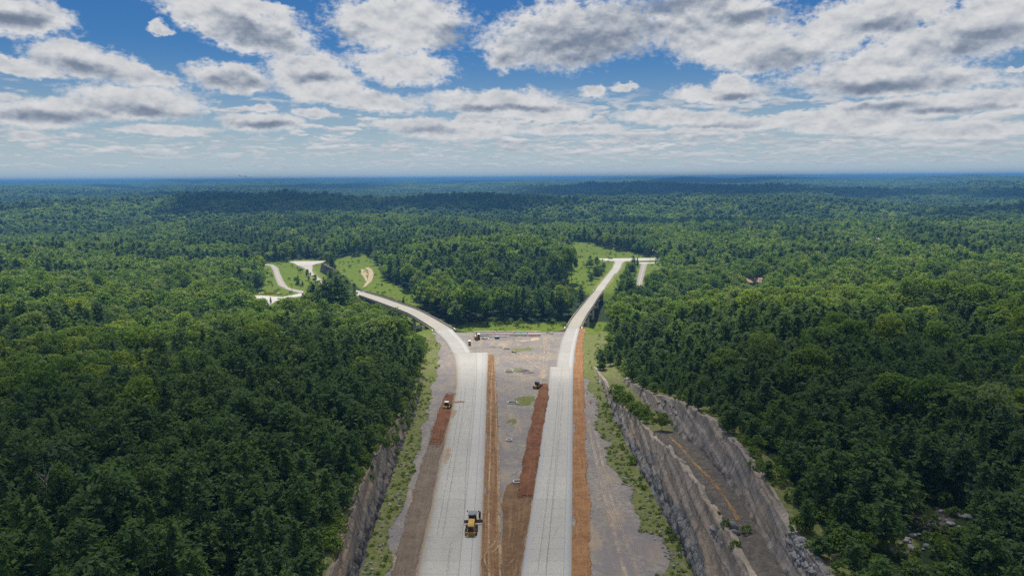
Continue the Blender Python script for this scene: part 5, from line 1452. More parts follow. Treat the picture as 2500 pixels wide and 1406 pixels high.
def toilet(px, py, rz, mat, lab, name='portable_toilet'):
    p = hit(px, py)
    r_ = empty(name, (p[0], p[1], p[2]), rz, lab, 'portable toilet')
    MB().box((0, 0, 1.1), (1.25, 1.25, 2.2), taper=.97).box((0, 0, .08), (1.35, 1.35, .16)).build('body', mat, r_)
    d = MB().box((0, -.64, 1.12), (.8, .06, 1.85)).build('door', worn('toilet_door', (.22, .16, .12), .6), r_)
    MB().box((.3, -.69, 1.1), (.06, .05, .16)).build('handle', DRK, d)
    MB().prism([(-.68, 2.2), (-.68, 2.35), (-.3, 2.55), (.3, 2.55), (.68, 2.35), (.68, 2.2)], -.68, .68).build('roof', WHT, r_)
    MB().cyl((.5, .5, 2.2), (.5, .5, 2.9), .06, .06, 8).build('vent_pipe', WHT, r_)
toilet(1146.5, 843, R(3), worn('toilet_brown', (.19, .13, .095), .6), 'brown portable toilet with white roof beside the left ramp')
toilet(739, 721, R(10), worn('toilet_blue', (.03, .06, .28), .5), 'blue portable toilet at the junction of the gravel lot')

# long steel beams stacked on blocks
def beam(p, q, hgt, wid, mat, lab, grp='long steel beams stored on the gravel pad', name='steel_beam'):
    c = (np.array(p) + np.array(q)) / 2; d = np.array(q) - np.array(p); L = np.linalg.norm(d[:2])
    r_ = empty(name, tuple(c), math.atan2(d[1], d[0]) - math.pi / 2 + math.pi / 2, lab, 'steel beam', grp)
    MB().box((0, 0, hgt - .04), (L, wid, .08)).box((0, 0, .04), (L, wid, .08)).box((0, 0, hgt / 2), (L, .08, hgt - .16)).build('beam', mat, r_)
    st = MB(); n = int(L / 2.2)
    for i in range(n): st.box((-L / 2 + (i + .5) * L / n, 0, hgt / 2), (.06, wid * .8, hgt - .17))
    st.build('stiffener', mat, r_)
BP = worn('beam_pink', (.66, .50, .47), .6, 0, (.3, .2, .16), .5, .3); BT = worn('beam_teal', (.42, .55, .50), .6, 0, (.3, .25, .2), .4, .3); BG = worn('beam_grey', (.60, .57, .58), .6, 0, (.3, .22, .2), .5, .3); BW = worn('beam_white', (.78, .78, .76), .6, 0, (.3, .26, .2), .3, .5)
TIMB = worn('timber', (.16, .11, .07), .9, 0, (.05, .04, .03), .5, 2)
segs = [(0, 0, .55, BG, 'grey'), (0, .56, .75, BP, 'pinkish'), (0, .76, 1, BP, 'pinkish'), (1, 0, .30, BP, 'pinkish'), (1, .31, .60, BG, 'grey'), (1, .61, .80, BT, 'teal'), (1, .81, 1, BW, 'white'), (2, 0, .20, BT, 'teal'), (2, .21, .58, BP, 'pinkish'), (2, .59, .8, BT, 'teal'), (2, .81, 1, BP, 'pinkish')]
for row, a, b, mat, cn in segs:
    py0, py1 = (814.6, 818.2, 821.0)[row], (814.2, 817.4, 820.0)[row]
    P = hits([(1157 + a * 163, py0 + (py1 - py0) * a), (1157 + b * 163, py0 + (py1 - py0) * b)]); zz = max(P[:, 2]) + .25
    pl = {0: 'left', .2: 'left', .21: 'left', .3: 'left', .31: 'middle', .55: 'left', .56: 'middle', .58: 'middle', .59: 'middle', .61: 'middle', .76: 'right', .8: 'right', .81: 'right'}[a]
    beam((P[0][0], P[0][1], zz), (P[1][0], P[1][1], zz), (.95, .8, .65)[row], .75, mat, f'{cn} steel beam in the {("rear", "middle", "front")[row]} row of the stack, {pl} end' if pl != 'middle' else f'{cn} steel beam in the {("rear", "middle", "front")[row]} row of the stack, middle')
for k in range(9):
    px = 1158 + k * 20; P = hits([(px, 822), (px, 813.5)]); c = P.mean(0); L = np.linalg.norm(P[1] - P[0])
    tag(MB().box((0, 0, 0), (.3, L + .6, .3), 0).build('timber_block', TIMB), 'dark timber bearer under the stacked steel beams', 'timber', 'timber bearers under the stacked beams').location = (c[0], c[1], P[:, 2].max() + .1)
P = hits([(1194, 823.2), (1246, 822.6)])
beam((P[0][0], P[0][1], P[0][2] + .05), (P[1][0], P[1][1], P[0][2] + .05), .5, .4, BW, 'short white beam lying in front of the long stack')

def skid(px, py):
    p = hit(px, py); r_ = empty('equipment_skid', tuple(p), .05, 'dark equipment skid with a white top on the gravel pad', 'equipment box')
    MB().box((0, 0, .55), (2.4, 1.2, .8)).build('body', DRK, r_); MB().box((-.9, 0, .08), (.2, 1.3, .16)).box((.9, 0, .08), (.2, 1.3, .16)).build('skid_rail', DRK, r_)
    MB().box((-.1, .1, 1.15), (1.5, .9, .4), taper=.8).build('cover', WHT, r_)
skid(1213.5, 827)
def pile(px, py, w, hgt, mats, lab, name, cat, n=9, seed=0):
    """loose heap of boards and scraps"""
    p = hit(px, py); rg = np.random.default_rng(seed); r_ = empty(name, tuple(p), 0, lab, cat)
    mbs = [MB() for _ in mats]
    for k in range(n):
        mbs[k % len(mats)].box((rg.uniform(-w / 2, w / 2), rg.uniform(-.6, .6), rg.uniform(.08, hgt)), (rg.uniform(.8, 2.0), rg.uniform(.2, .5), rg.uniform(.06, .25)), rg.uniform(0, 3), rg.uniform(-.2, .2), rg.uniform(-.2, .2))
    for i, (mb, (nm, mt_)) in enumerate(zip(mbs, mats)): mb.build(nm, mt_, r_)
pile(1184, 827.5, 3.8, .7, [('tarp', BLK), ('board', BW), ('board', TIMB)], 'heap of black sheeting and boards beside the excavator', 'scrap_heap', 'scrap heap', 14, 2)
pile(1234, 822.5, 2.6, .4, [('board', BW), ('board', BG)], 'low pile of white boards on the grass patch by the beams', 'board_pile', 'board pile', 8, 3)
pile(1254, 860.5, 2.2, .3, [('sheet', BLK)], 'flat scrap of black sheeting on the gravel between the roads', 'black_sheet', 'sheeting', 5, 4)
pile(1334, 812.5, 2.0, .25, [('pipe', DRK)], 'dark scrap iron lying right of the stacked beams', 'scrap_iron', 'scrap iron', 5, 5)
pile(1346, 816, 2.0, .25, [('pipe', DRK)], 'small dark bar near the right ramp edge of the pad', 'scrap_iron', 'scrap iron', 4, 6)
pile(1115, 946, 2.2, .15, [('clod', worn('dirt_clod', (.07, .04, .03), .9))], 'dark clods of earth on the left carriageway edge', 'earth_clods', 'earth', 7, 7)

def mound(px, py, rx, hgt, c, lab, name='gravel_mound', cat='gravel heap', seed=0):
    p = hit(px, py); n, m_ = 20, 7; V = [(0, 0, hgt)]; rg = np.random.default_rng(seed)
    for j in range(1, m_):
        f = j / (m_ - 1)
        for i in range(n):
            a = 2 * math.pi * i / n; rr = rx * f * (1 + .3 * math.sin(a * 2 + seed) * f + rg.uniform(-.08, .08))
            V.append((math.cos(a) * rr, math.sin(a) * rr * .75, hgt * (1 - sstep(f)) + rg.uniform(-.06, .06) * hgt - .15 * f))
    fs = [(0, 1 + i, 1 + (i + 1) % n) for i in range(n)]
    for j in range(m_ - 2):
        fs += [(1 + j * n + i, 1 + (j + 1) * n + i, 1 + (j + 1) * n + (i + 1) % n, 1 + j * n + (i + 1) % n) for i in range(n)]
    mb = MB(); mb.add(V, fs); o = mb.build(name, worn(name + '_stuff', c, .95, 0, [q * .6 for q in c], .6, 1.5, .1), None, True); o.location = p
    tag(o, lab, cat)
mound(1281, 906, 3.4, .9, (.13, .12, .125), 'dark grey gravel heap on the median behind the white drain inlet', seed=1)
mound(1296, 910, 2.6, .6, (.15, .14, .135), 'lower dark gravel heap just right of the larger gravel heap', seed=2)
mound(1204, 848, 3.2, .8, (.2, .19, .19), 'grey gravel heap near the brown portable toilet', seed=3)
mound(1222, 849, 2.0, .6, (.18, .17, .17), 'small grey gravel heap right of the gravel heap by the toilet', seed=4)
mound(1306, 828.5, 3.8, .5, (.46, .35, .23), 'low tan sand heap in front of the stacked beams', 'sand_mound', 'sand heap', 5)
mound(1377, 806.5, 2.2, .8, (.15, .08, .05), 'small brown dirt heap beside the right bridge end', 'dirt_mound', 'dirt heap', 6)

RIMC = worn('inlet_concrete', (.46, .45, .44), .8, 0, (.25, .2, .15), .5, 1.5)
def inlet(px, py, w, lab, l=None):
    p = hit(px, py); r_ = empty('drain_inlet', (p[0], p[1], p[2]), R(2), lab, 'drain inlet', 'concrete drain inlets down the median')
    l = l or w * .62
    mb = MB(); t = .28
    for x, y, a, b in ((0, -l / 2, w, t), (0, l / 2, w, t), (-w / 2, 0, t, l - t), (w / 2, 0, t, l - t)): mb.box((x, y, .15), (a, b, .7))
    mb.build('rim', RIMC, r_)
    MB().box((0, 0, -.02), (w - t, l - t, .3)).build('pit', BLK, r_)
inlet(1267, 1178, 2.7, 'long white framed drain inlet in the near brown median', 1.3)
inlet(1251, 984, 3.0, 'white framed drain inlet beside the middle grass patch', 1.9)
inlet(1242, 907.5, 3.0, 'white framed drain inlet left of the dark gravel heaps', 1.8)
inlet(1237, 852, 3.0, 'pale drain inlet in the far grass patch', 1.6)
inlet(1243, 1076, 1.4, 'small pale drain inlet between the two dirt strips', 1.0)

ORG = worn('orange_plastic', (.75, .16, .03), .5)
def cone(px, py, lab, s=1.0):
    p = hit(px, py); r_ = empty('traffic_cone', tuple(p), 0, lab, 'traffic cone')
    r_.scale = (s, s, s)
    MB().box((0, 0, .03), (.5, .5, .06)).cyl((0, 0, .06), (0, 0, .95), .2, .04, 12).build('cone', ORG, r_)
    MB().cyl((0, 0, .5), (0, 0, .68), .132, .092, 12).build('band', WHT, r_)
cone(1442.5, 984, 'orange cone at the edge of the green verge by the right rock wall', 1.4)
cone(1294, 807, 'orange cone in the grass behind the stacked beams', 1.6)
cone(905, 716, 'orange cone beyond the far barrier of the left bridge', 1.6)

# ---- small stones and litter along the ditches
rg = np.random.default_rng(5); pts = []
for k in range(90):
    t = rg.uniform(0, 1)
    pts.append((np.interp(t, [0, .5, 1], [905, 985, 1045]) + rg.uniform(-26, 22), np.interp(t, [0, .5, 1], [1400, 1160, 960])))
for k in range(110):
    t = rg.uniform(0, 1)
    pts.append((np.interp(t, [0, .35, .65, 1], [1462, 1520, 1590, 1690]) + rg.uniform(-40, 2), np.interp(t, [0, .35, .65, 1], [950, 1110, 1240, 1400])))
for i, P in enumerate(hits(pts)):
    o = bpy.data.objects.new('boulder', BM_[i % 6]); COL.objects.link(o); s = rg.uniform(.14, .42)
    o.location = (P[0], P[1], P[2] + s * .2); o.scale = (s * 1.2, s, s); o.rotation_euler = (rg.uniform(-.4, .4), 0, rg.uniform(0, 6))
    L_ = P[0] < 0
    tag(o, 'small fallen stone in the ditch below the %s rock cut' % ('left' if L_ else 'lower right'), 'stone', 'fallen stones below the %s rock cut' % ('left' if L_ else 'right'))

# ---- vehicles beyond the valley
def car(px, py, rz, col, lab, pickup=False, name='car', s=1.0, onroad=False):
    p = z_hit(px, py, ZF + .05) if onroad else hit(px, py)
    r_ = empty(name, tuple(p), rz, lab, 'pickup truck' if pickup else 'car')
    r_.scale = (s, s, s)
    m_ = worn('car_paint', col, .3, 0, (.1, .09, .08), .15, 1, .5)
    if pickup: prof = [(-2.7, .4), (-2.7, 1.05), (-.7, 1.1), (-.55, 1.15), (.9, 1.15), (2.4, 1.05), (2.7, .8), (2.7, .4)]; top = [(-.7, 1.1), (-.45, 1.75), (.55, 1.75), (1.1, 1.1)]
    else: prof = [(-2.3, .35), (-2.35, .85), (-1.7, 1.0), (1.0, .98), (2.2, .8), (2.35, .35)]; top = [(-1.7, .98), (-1.0, 1.45), (.35, 1.45), (1.15, .96)]
    MB().prism(prof, -.9, .9).build('body', m_, r_)
    c = MB().prism(top, -.74, .74).build('window', GLS, r_)
    MB().box((0, (top[1][0] + top[2][0]) / 2, top[1][1] + .02), (1.4, top[2][0] - top[1][0], .05)).build('roof', m_, r_)
    if pickup: MB().box((0, -1.75, 1.08), (1.5, 1.7, .06)).build('truck_bed', DRK, r_)
    for sx in (-1, 1):
        for y in (-1.45, 1.45): wheel(r_, (sx * .82, y, .34), .34, .24, 12, GRY)
    return r_
car(1490.5, 632.4, R(90), (.02, .022, .026), 'dark car on the crossroad above the right ramp', onroad=True)
car(637, 618, R(75), (.75, .75, .75), 'white pickup truck parked under trees above the left bends', True, 'pickup_truck')
car(577, 619.5, R(100), (.05, .07, .13), 'dark blue pickup truck parked left of the white pickup', True, 'pickup_truck')
car(746, 725.5, R(60), (.8, .8, .78), 'white pickup truck half hidden by trees near the blue toilet', True, 'pickup_truck')

# ---- stored things on the grass by the gravel lot
def rack(px, py, w, hgt, lab):
    p = hit(px, py); r_ = empty('formwork_rack', tuple(p), .02, lab, 'steel rack', 'orange steel racks stored beside the gravel lot')
    a = MB(); n = 5
    for i in range(n):
        for y in (-.7, .7): a.box((-w / 2 + i * w / (n - 1), y, hgt / 2), (.16, .16, hgt))
    for z in (.25, hgt * .6, hgt): a.box((0, -.7, z), (w, .14, .16)).box((0, .7, z), (w, .14, .16))
    a.build('rack_frame', worn('rack_orange', (.55, .24, .04), .55), r_)
    MB().box((0, 0, hgt * .4), (w * .9, 1.1, hgt * .35)).build('load', worn('rack_load', (.40, .22, .07), .7), r_)
rack(653, 717.5, 3.6, 1.5, 'tall orange steel rack at the left of the row on the grass'); rack(667, 718, 4.6, 1.9, 'long orange steel rack in the middle of the row on the grass')
p_ = hit(670.5, 717.5)
def tank(px, py, lab, L=2.6, r=.55, mat=None):
    p = hit(px, py); r_ = empty('storage_tank', tuple(p), .1, lab, 'tank', 'stored tanks beside the gravel lot')
    MB().cyl((-L / 2, 0, r + .2), (L / 2, 0, r + .2), r, r, 16).build('tank_shell', mat or WHT, r_)
    MB().box((-L / 3, 0, .15), (.2, r * 1.4, .3)).box((L / 3, 0, .15), (.2, r * 1.4, .3)).build('cradle', DRK, r_)
tank(634, 718, 'white tank leftmost in the row beside the gravel lot', 1.3); tank(640, 718, 'white tank second in the row beside the gravel lot', 1.4); tank(645.5, 718, 'pale tank just left of the orange racks', 1.4, .5, BG)
tank(680, 719, 'grey tank right of the long orange rack', 2.4, .6, BG)
pile(687, 719, 3.4, .9, [('scrap', DRK), ('scrap', STL)], 'dark scrap pieces at the right end of the stored row', 'scrap_heap', 'scrap heap', 12, 8)
pile(699, 719.5, 3.0, .7, [('scrap', STL), ('scrap', worn('scrap_yellow', (.4, .25, .05), .6))], 'brown and yellow scrap heap left of the sign frame', 'scrap_heap', 'scrap heap', 10, 9)
def sign_frame(px, py):
    p = hit(px, py); r_ = empty('sign_frame', tuple(p), 0, 'empty dark steel sign frame standing beside the utility pole', 'sign frame')
    MB().box((-1.0, 0, 1.25), (.16, .16, 2.5)).box((1.0, 0, 1.25), (.16, .16, 2.5)).build('post', DRK, r_)
    MB().box((0, 0, 2.4), (2.0, .12, .14)).box((0, 0, .5), (2.0, .12, .14)).build('rail', DRK, r_)
sign_frame(710.5, 718.5)
def pole(px, py, hgt, lab, arms=1):
    p = hit(px, py); r_ = empty('utility_pole', (p[0], p[1], p[2] - .3), .3, lab, 'utility pole')
    MB().cyl((0, 0, 0), (0, 0, hgt), .17, .11, 8).build('pole', TIMB, r_)
    if arms:
        a = MB().box((0, 0, hgt - .6), (2.2, .12, .14)).build('crossarm', TIMB, r_)
        for x in (-1, 0, 1): MB().cyl((x, 0, hgt - .5), (x, 0, hgt - .3), .06, .05, 6).build('insulator', GRY, a)
    MB().cyl((.28, 0, hgt - 2.2), (.28, 0, hgt - 1.3), .22, .22, 10).build('transformer', GRY, r_)
pole(713.5, 719, 9.5, 'dark utility pole beside the asphalt curve')
pole(1587, 642, 8.0, 'thin pale pole by the cross street at the right')
pole(1613, 630, 14, 'tall dark pole among the trees right of the crossroad')

# ---- houses in the trees
def house(px, py, w, d, hgt, rz, rc, lab, wc=(.45, .36, .3)):
    p = hit(px, py); r_ = empty('house', tuple(p), rz, lab, 'house')
    wl = MB().box((0, 0, hgt / 2), (w, d, hgt)).build('wall', worn('house_wall', wc, .8), r_)
    rf = MB().prism([(-d / 2 - .5, hgt - .1), (0, hgt + d * .32), (d / 2 + .5, hgt - .1), (d / 2 + .5, hgt + .12), (0, hgt + d * .32 + .22), (-d / 2 - .5, hgt + .12)], -w / 2 - .5, w / 2 + .5).build('roof', worn('house_roof', rc, .8), r_)
    MB().box((w * .25, 0, hgt + d * .32), (.8, .8, 1.4)).build('chimney', worn('chimney_brick', (.25, .12, .09), .9), rf)
    for x in (-w * .3, w * .05, w * .32):
        f = MB().box((x, -d / 2 - .03, hgt * .55), (1.2, .1, 1.3)).build('window', WHT, r_)
        MB().box((x, -d / 2 - .06, hgt * .55), (1.0, .1, 1.1)).build('pane', GLS, f)
    MB().box((-w * .12, -d / 2 - .03, 1.05), (1.0, .1, 2.1)).build('door', TIMB, r_)
house(1838, 697, 15, 9, 3.2, .25, (.36, .25, .21), 'house with a faded pink roof showing through the right forest')
house(1603, 618, 9, 7, 2.6, -.2, (.5, .26, .2), 'house with a salmon roof behind trees right of the grass hill')
house(2143, 590, 9, 7, 3.0, .4, (.45, .42, .38), 'small pale house in a gap of the far right forest')

# ---- power plant on the skyline
r_ = None
D_ = 19000.0
def sky_pt(px, py, D): d = ray(px, py); return CAM + d * (D / d[1])
pb = sky_pt(607, 440, D_)
r_ = empty('power_plant', (pb[0], pb[1], 40), 0, 'pale power plant with three chimneys on the far skyline', 'power plant')
MB().box((0, 0, 15), (260, 80, 40)).build('boiler_house', worn('plant_wall', (.5, .5, .52), .8, scale=.02), r_)
for i, x in enumerate((-60, 30, 120)): MB().cyl((x, 0, 0), (x, 0, 105 - i * 8), 9, 6, 14).build('chimney', worn('chimney_concrete', (.6, .6, .6), .8, scale=.02), r_)
mt, nt = material('steam'); M_STEAM = mt
d_ = nt.n('ShaderNodeBsdfDiffuse', {'Color': (.9, .9, .9, 1)}); t_ = nt.n('ShaderNodeBsdfTranslucent', {'Color': (.95, .95, .95, 1)})
nt.n('ShaderNodeOutputMaterial', {0: nt.n('ShaderNodeMixShader', {0: .6, 1: d_.outputs[0], 2: t_.outputs[0]}).outputs[0]})
for j, (x, z, n, dx) in enumerate(((-60, 105, 9, -26), (30, 97, 7, -20), (120, 90, 5, -14))):
    import bmesh
    bm = bmesh.new(); rg = np.random.default_rng(j)
    for k in range(n):
        q = bmesh.ops.create_icosphere(bm, subdivisions=2, radius=10 + 2.2 * k)
        off = Vector((pb[0] + x + dx * k, pb[1] + rg.uniform(-8, 8), 40 + z + 7 * k + rg.uniform(-4, 4)))
        for v in q['verts']: v.co = v.co * (1 + rg.uniform(-.15, .15)) + off
    me = bpy.data.meshes.new('steam_plume'); bm.to_mesh(me); bm.free()
    tag(link('steam_plume', me, M_STEAM, None, True), 'white steam drifting from the far power plant', kind='stuff')
# ------------------------------------------------------------------ sun, sky, clouds, haze
SUN_EL, SUN_AZ = R(66), R(-6)        # azimuth from straight ahead, to the left
sd = Vector((math.sin(SUN_AZ) * math.cos(SUN_EL), math.cos(SUN_AZ) * math.cos(SUN_EL), math.sin(SUN_EL)))
sl = bpy.data.lights.new('sun', 'SUN'); sl.energy = 5.0; sl.angle = R(.53); sl.color = (1.0, .94, .83)
so = bpy.data.objects.new('sun', sl); COL.objects.link(so); so.rotation_euler = (-sd).to_track_quat('-Z', 'Y').to_euler()

wd = bpy.data.worlds.new('World'); SC.world = wd; wd.use_nodes = True
nt = NT(wd.node_tree)
sky = nt.n('ShaderNodeTexSky', sky_type='NISHITA', sun_disc=False, sun_elevation=SUN_EL, sun_rotation=SUN_AZ, air_density=1.0, dust_density=.6, ozone_density=2.0, altitude=200)
dirv = nt.n('ShaderNodeTexCoord').outputs['Generated']
sp = nt.n('ShaderNodeSeparateXYZ', {0: dirv})
az = nt.math('MULTIPLY', nt.math('ARCTAN2', sp.outputs[0], sp.outputs[1]), 57.2958)
elv = nt.math('MULTIPLY', nt.math('ARCSINE', sp.outputs[2]), 57.2958)
P0 = nt.n('ShaderNodeCombineXYZ', {0: az, 1: elv, 2: 0.0}).outputs[0]
def ang(px, py):
    d = ray(px, py); return math.degrees(math.atan2(d[0], d[1])), math.degrees(math.atan2(d[2], math.hypot(d[0], d[1])))
# ragged outlines: warp the direction by noise that grows with elevation
PS = nt.n('ShaderNodeVectorMath', {0: P0, 1: (1, 1.5, 1)}, operation='MULTIPLY').outputs[0]
wn = nt.n('ShaderNodeTexNoise', {'Vector': PS, 'Scale': .5, 'Detail': 7, 'Roughness': .56}).outputs['Color']
wv = nt.n('ShaderNodeVectorMath', {0: wn, 1: (.5, .5, .5)}, operation='SUBTRACT').outputs[0]
wamp = nt.sm(elv, 1.0, 11.0)
wv = nt.n('ShaderNodeVectorMath', {0: wv, 'Scale': nt.math('MULTIPLY', nt.math('ADD', wamp, .25), 2.3)}, operation='SCALE').outputs[0]
PW = nt.n('ShaderNodeVectorMath', {0: P0, 1: wv}, operation='ADD').outputs[0]
DEG = 57.2958 / FPX
def blobs(L, vec):
    cur = None
    for px, py, rx, ry, rot in L:
        a, e = ang(px, py)
        mp = nt.n('ShaderNodeMapping', {'Vector': vec, 'Location': (a, e, 0), 'Rotation': (0, 0, -R(rot)), 'Scale': (rx * DEG, ry * DEG, 1)}, vector_type='TEXTURE')
        d = nt.n('ShaderNodeVectorMath', {0: mp.outputs[0]}, operation='LENGTH').outputs['Value']
        cur = d if cur is None else nt.math('SMOOTH_MIN', cur, d, .30)
    return cur
CL = [(30, 38, 125, 46, 0), (60, 165, 95, 22, 0), (205, 150, 120, 42, 8), (335, 185, 110, 24, 14), (520, 40, 150, 50, 20), (650, 88, 125, 56, 8), (590, 10, 150, 30, 10), (385, 62, 25, 22, 0), (975, 55, 190, 82, 0), (985, 166, 145, 46, 4),
      (560, 190, 110, 34, 4), (770, 185, 125, 60, 6), (860, 240, 190, 26, 6), (1200, 248, 195, 32, 0), (230, 262, 245, 34, -4), (340, 248, 150, 36, 6), (90, 288, 95, 24, 0), (640, 298, 110, 23, 0), (640, 265, 28, 10, 0), (760, 275, 48, 14, 0), (410, 318, 115, 14, 0), (70, 332, 38, 14, 0),
      (1400, 85, 265, 88, -4), (1240, 130, 75, 45, 0), (1750, 60, 200, 95, 4), (1870, 130, 195, 52, 3), (2120, 45, 200, 62, -6), (2330, 92, 190, 62, -8), (2470, 40, 120, 80, 0), (2170, 198, 255, 36, 2), (2130, 160, 130, 34, 0), (1755, 228, 130, 26, 2), (1790, 208, 62, 28, 0),
      (1450, 222, 42, 18, 0), (1530, 215, 42, 15, 0), (1660, 290, 190, 22, 3), (1830, 302, 100, 18, 0), (2200, 265, 240, 27, -2), (2455, 245, 65, 30, 0), (2080, 308, 160, 18, 0), (2340, 318, 180, 20, 0), (1330, 275, 150, 26, 0), (1120, 318, 180, 26, 0), (1400, 316, 160, 16, 0), (1000, 300, 110, 18, 0), (2495, 160, 25, 8, 0)]
DK = [(625, 88, 110, 30, 16), (1110, 92, 60, 40, 0), (1455, 108, 250, 66, -4), (1440, 112, 150, 40, -4), (1925, 152, 100, 24, 0), (1640, 12, 150, 26, 0), (560, 200, 95, 16, 0), (195, 166, 85, 17, 10), (120, 284, 110, 15, 0), (350, 272, 120, 13, 2), (650, 305, 95, 10, 0), (2140, 212, 200, 16, 0), (2390, 106, 130, 30, -8),
      (2150, 262, 100, 11, 0), (1790, 238, 50, 11, 0), (1730, 310, 110, 8, 0), (1230, 265, 180, 9, 0), (1040, 318, 70, 11, 0), (40, 50, 90, 18, 0), (2170, 60, 90, 20, 0), (770, 190, 60, 14, 0), (2340, 268, 110, 8, 0), (1830, 40, 120, 18, 0), (850, 80, 50, 18, 0)]
D = blobs(CL, PW)
PW2 = nt.n('ShaderNodeVectorMath', {0: P0, 1: nt.n('ShaderNodeVectorMath', {0: wv, 'Scale': .55}, operation='SCALE').outputs[0]}, operation='ADD').outputs[0]
E_ = blobs(DK, PW2)
fine = nt.n('ShaderNodeTexNoise', {'Vector': PS, 'Scale': 1.9, 'Detail': 6, 'Roughness': .6}).outputs[0]
up = nt.n('ShaderNodeVectorMath', {0: PS, 1: (0.0, .38, 0)}, operation='ADD').outputs[0]
fine_up = nt.n('ShaderNodeTexNoise', {'Vector': up, 'Scale': 1.9, 'Detail': 4, 'Roughness': .6}).outputs[0]
Dn = nt.math('ADD', D, nt.math('MULTIPLY', nt.math('SUBTRACT', fine, .5), .62))
a1 = nt.sm(Dn, 1.02, .62)
# rows of small flat clouds towards the horizon, and loose ones elsewhere
def layer(sx, sy, off, th, lo0, lo1, hi0, hi1, det=6):
    v = nt.n('ShaderNodeVectorMath', {0: P0, 1: (sx, sy, 1)}, operation='MULTIPLY').outputs[0]
    v = nt.n('ShaderNodeVectorMath', {0: v, 1: (off, off * .7, off)}, operation='ADD').outputs[0]
    n = nt.n('ShaderNodeTexNoise', {'Vector': v, 'Scale': 1.0, 'Detail': det, 'Roughness': .58, 'Distortion': .25}).outputs[0]
    gap = nt.n('ShaderNodeTexNoise', {'Vector': nt.n('ShaderNodeVectorMath', {0: v, 1: (.35, .55, 1)}, operation='MULTIPLY').outputs[0], 'Scale': 1.0, 'Detail': 2}).outputs[0]
    n = nt.math('ADD', n, nt.math('MULTIPLY', nt.math('SUBTRACT', gap, .5), .35))
    v2 = nt.n('ShaderNodeVectorMath', {0: v, 1: (0, .30, 0)}, operation='ADD').outputs[0]
    n2 = nt.n('ShaderNodeTexNoise', {'Vector': v2, 'Scale': 1.0, 'Detail': 3, 'Roughness': .6}).outputs[0]
    w = nt.math('MULTIPLY', nt.sm(elv, lo0, lo1), nt.sm(elv, hi1, hi0))
    cov = nt.sm(az, -26, 12)
    t = nt.math('SUBTRACT', n, nt.math('MULTIPLY', cov, .05))
    al = nt.math('MULTIPLY', nt.sm(nt.math('ADD', n, nt.math('MULTIPLY', cov, .06)), th, th + .10), w)
    rl = nt.math('SUBTRACT', n, n2)
    return al, rl
a2, r2 = layer(.40, 1.45, 3.7, .50, 1.4, 2.4, 5.0, 7.4, 8)
a3, r3 = layer(.80, 3.0, 9.1, .485, .45, 1.2, 2.8, 3.8, 8)
a4, r4 = layer(.16, .30, 21.3, .46, 14.5, 19, 80, 95, 5)
# light and shade of the clouds
soft = nt.n('ShaderNodeTexNoise', {'Vector': PS, 'Scale': .62, 'Detail': 5, 'Roughness': .55}).outputs[0]
up2 = nt.n('ShaderNodeVectorMath', {0: PS, 1: (-.1, .8, 0)}, operation='ADD').outputs[0]
soft_up = nt.n('ShaderNodeTexNoise', {'Vector': up2, 'Scale': .62, 'Detail': 3, 'Roughness': .5}).outputs[0]
relief = nt.math('ADD', nt.math('MULTIPLY', nt.math('SUBTRACT', soft, soft_up), .62), nt.math('MULTIPLY', nt.math('SUBTRACT', fine, fine_up), .12))
core = nt.sm(Dn, .95, .25)
b1 = nt.math('ADD', nt.math('SUBTRACT', .93, nt.math('MULTIPLY', core, .15)), nt.math('MULTIPLY', relief, 1.0))
dkm = nt.math('MULTIPLY', nt.sm(nt.math('ADD', E_, nt.math('MULTIPLY', nt.math('SUBTRACT', soft, .5), 1.1)), 1.35, .15), .9)
def ramp(f, stops):
    r_ = nt.n('ShaderNodeValToRGB', {0: f}); el = r_.color_ramp.elements
    while len(el) < len(stops): el.new(.5)
    for i, (p_, c) in enumerate(stops): el[i].position = p_; el[i].color = tuple(c) + (1,)
    return r_.outputs[0]
CR = [(0.0, (.115, .155, .225)), (.32, (.22, .265, .345)), (.60, (.43, .465, .52)), (.82, (.62, .63, .645)), (1.0, (.72, .72, .725))]
c1 = ramp(nt.math('SUBTRACT', b1, nt.math('MULTIPLY', dkm, .50), clamp=True), CR)
c2 = ramp(nt.math('ADD', .74, nt.math('MULTIPLY', r2, 1.3), clamp=True), CR)
c3 = ramp(nt.math('ADD', .70, nt.math('MULTIPLY', r3, 1.0), clamp=True), CR)
c4 = ramp(nt.math('ADD', .74, nt.math('MULTIPLY', r4, 2.0), clamp=True), CR)
SKY_K = .055
bg_sky = nt.n('ShaderNodeVectorMath', {0: sky.outputs[0], 'Scale': SKY_K}, operation='SCALE').outputs[0]
tint = nt.n('ShaderNodeVectorMath', {0: bg_sky, 1: (.30, .72, 1.18)}, operation='MULTIPLY').outputs[0]
hzf = nt.math('POWER', nt.sm(elv, 12.0, -1.0), 1.5)
tint = nt.mix(hzf, tint, (.50, .585, .61))
col = nt.mix(a4, tint, c4)
col = nt.mix(nt.math('MULTIPLY', a3, .62), col, c3)
col = nt.mix(nt.math('MULTIPLY', a2, .92), col, c2)
col = nt.mix(a1, col, c1)
bg = nt.n('ShaderNodeBackground', {'Color': col, 'Strength': .82})
nt.n('ShaderNodeOutputWorld', {0: bg.outputs[0]})
wd.cycles.sampling_method = 'MANUAL'; wd.cycles.sample_map_resolution = 512

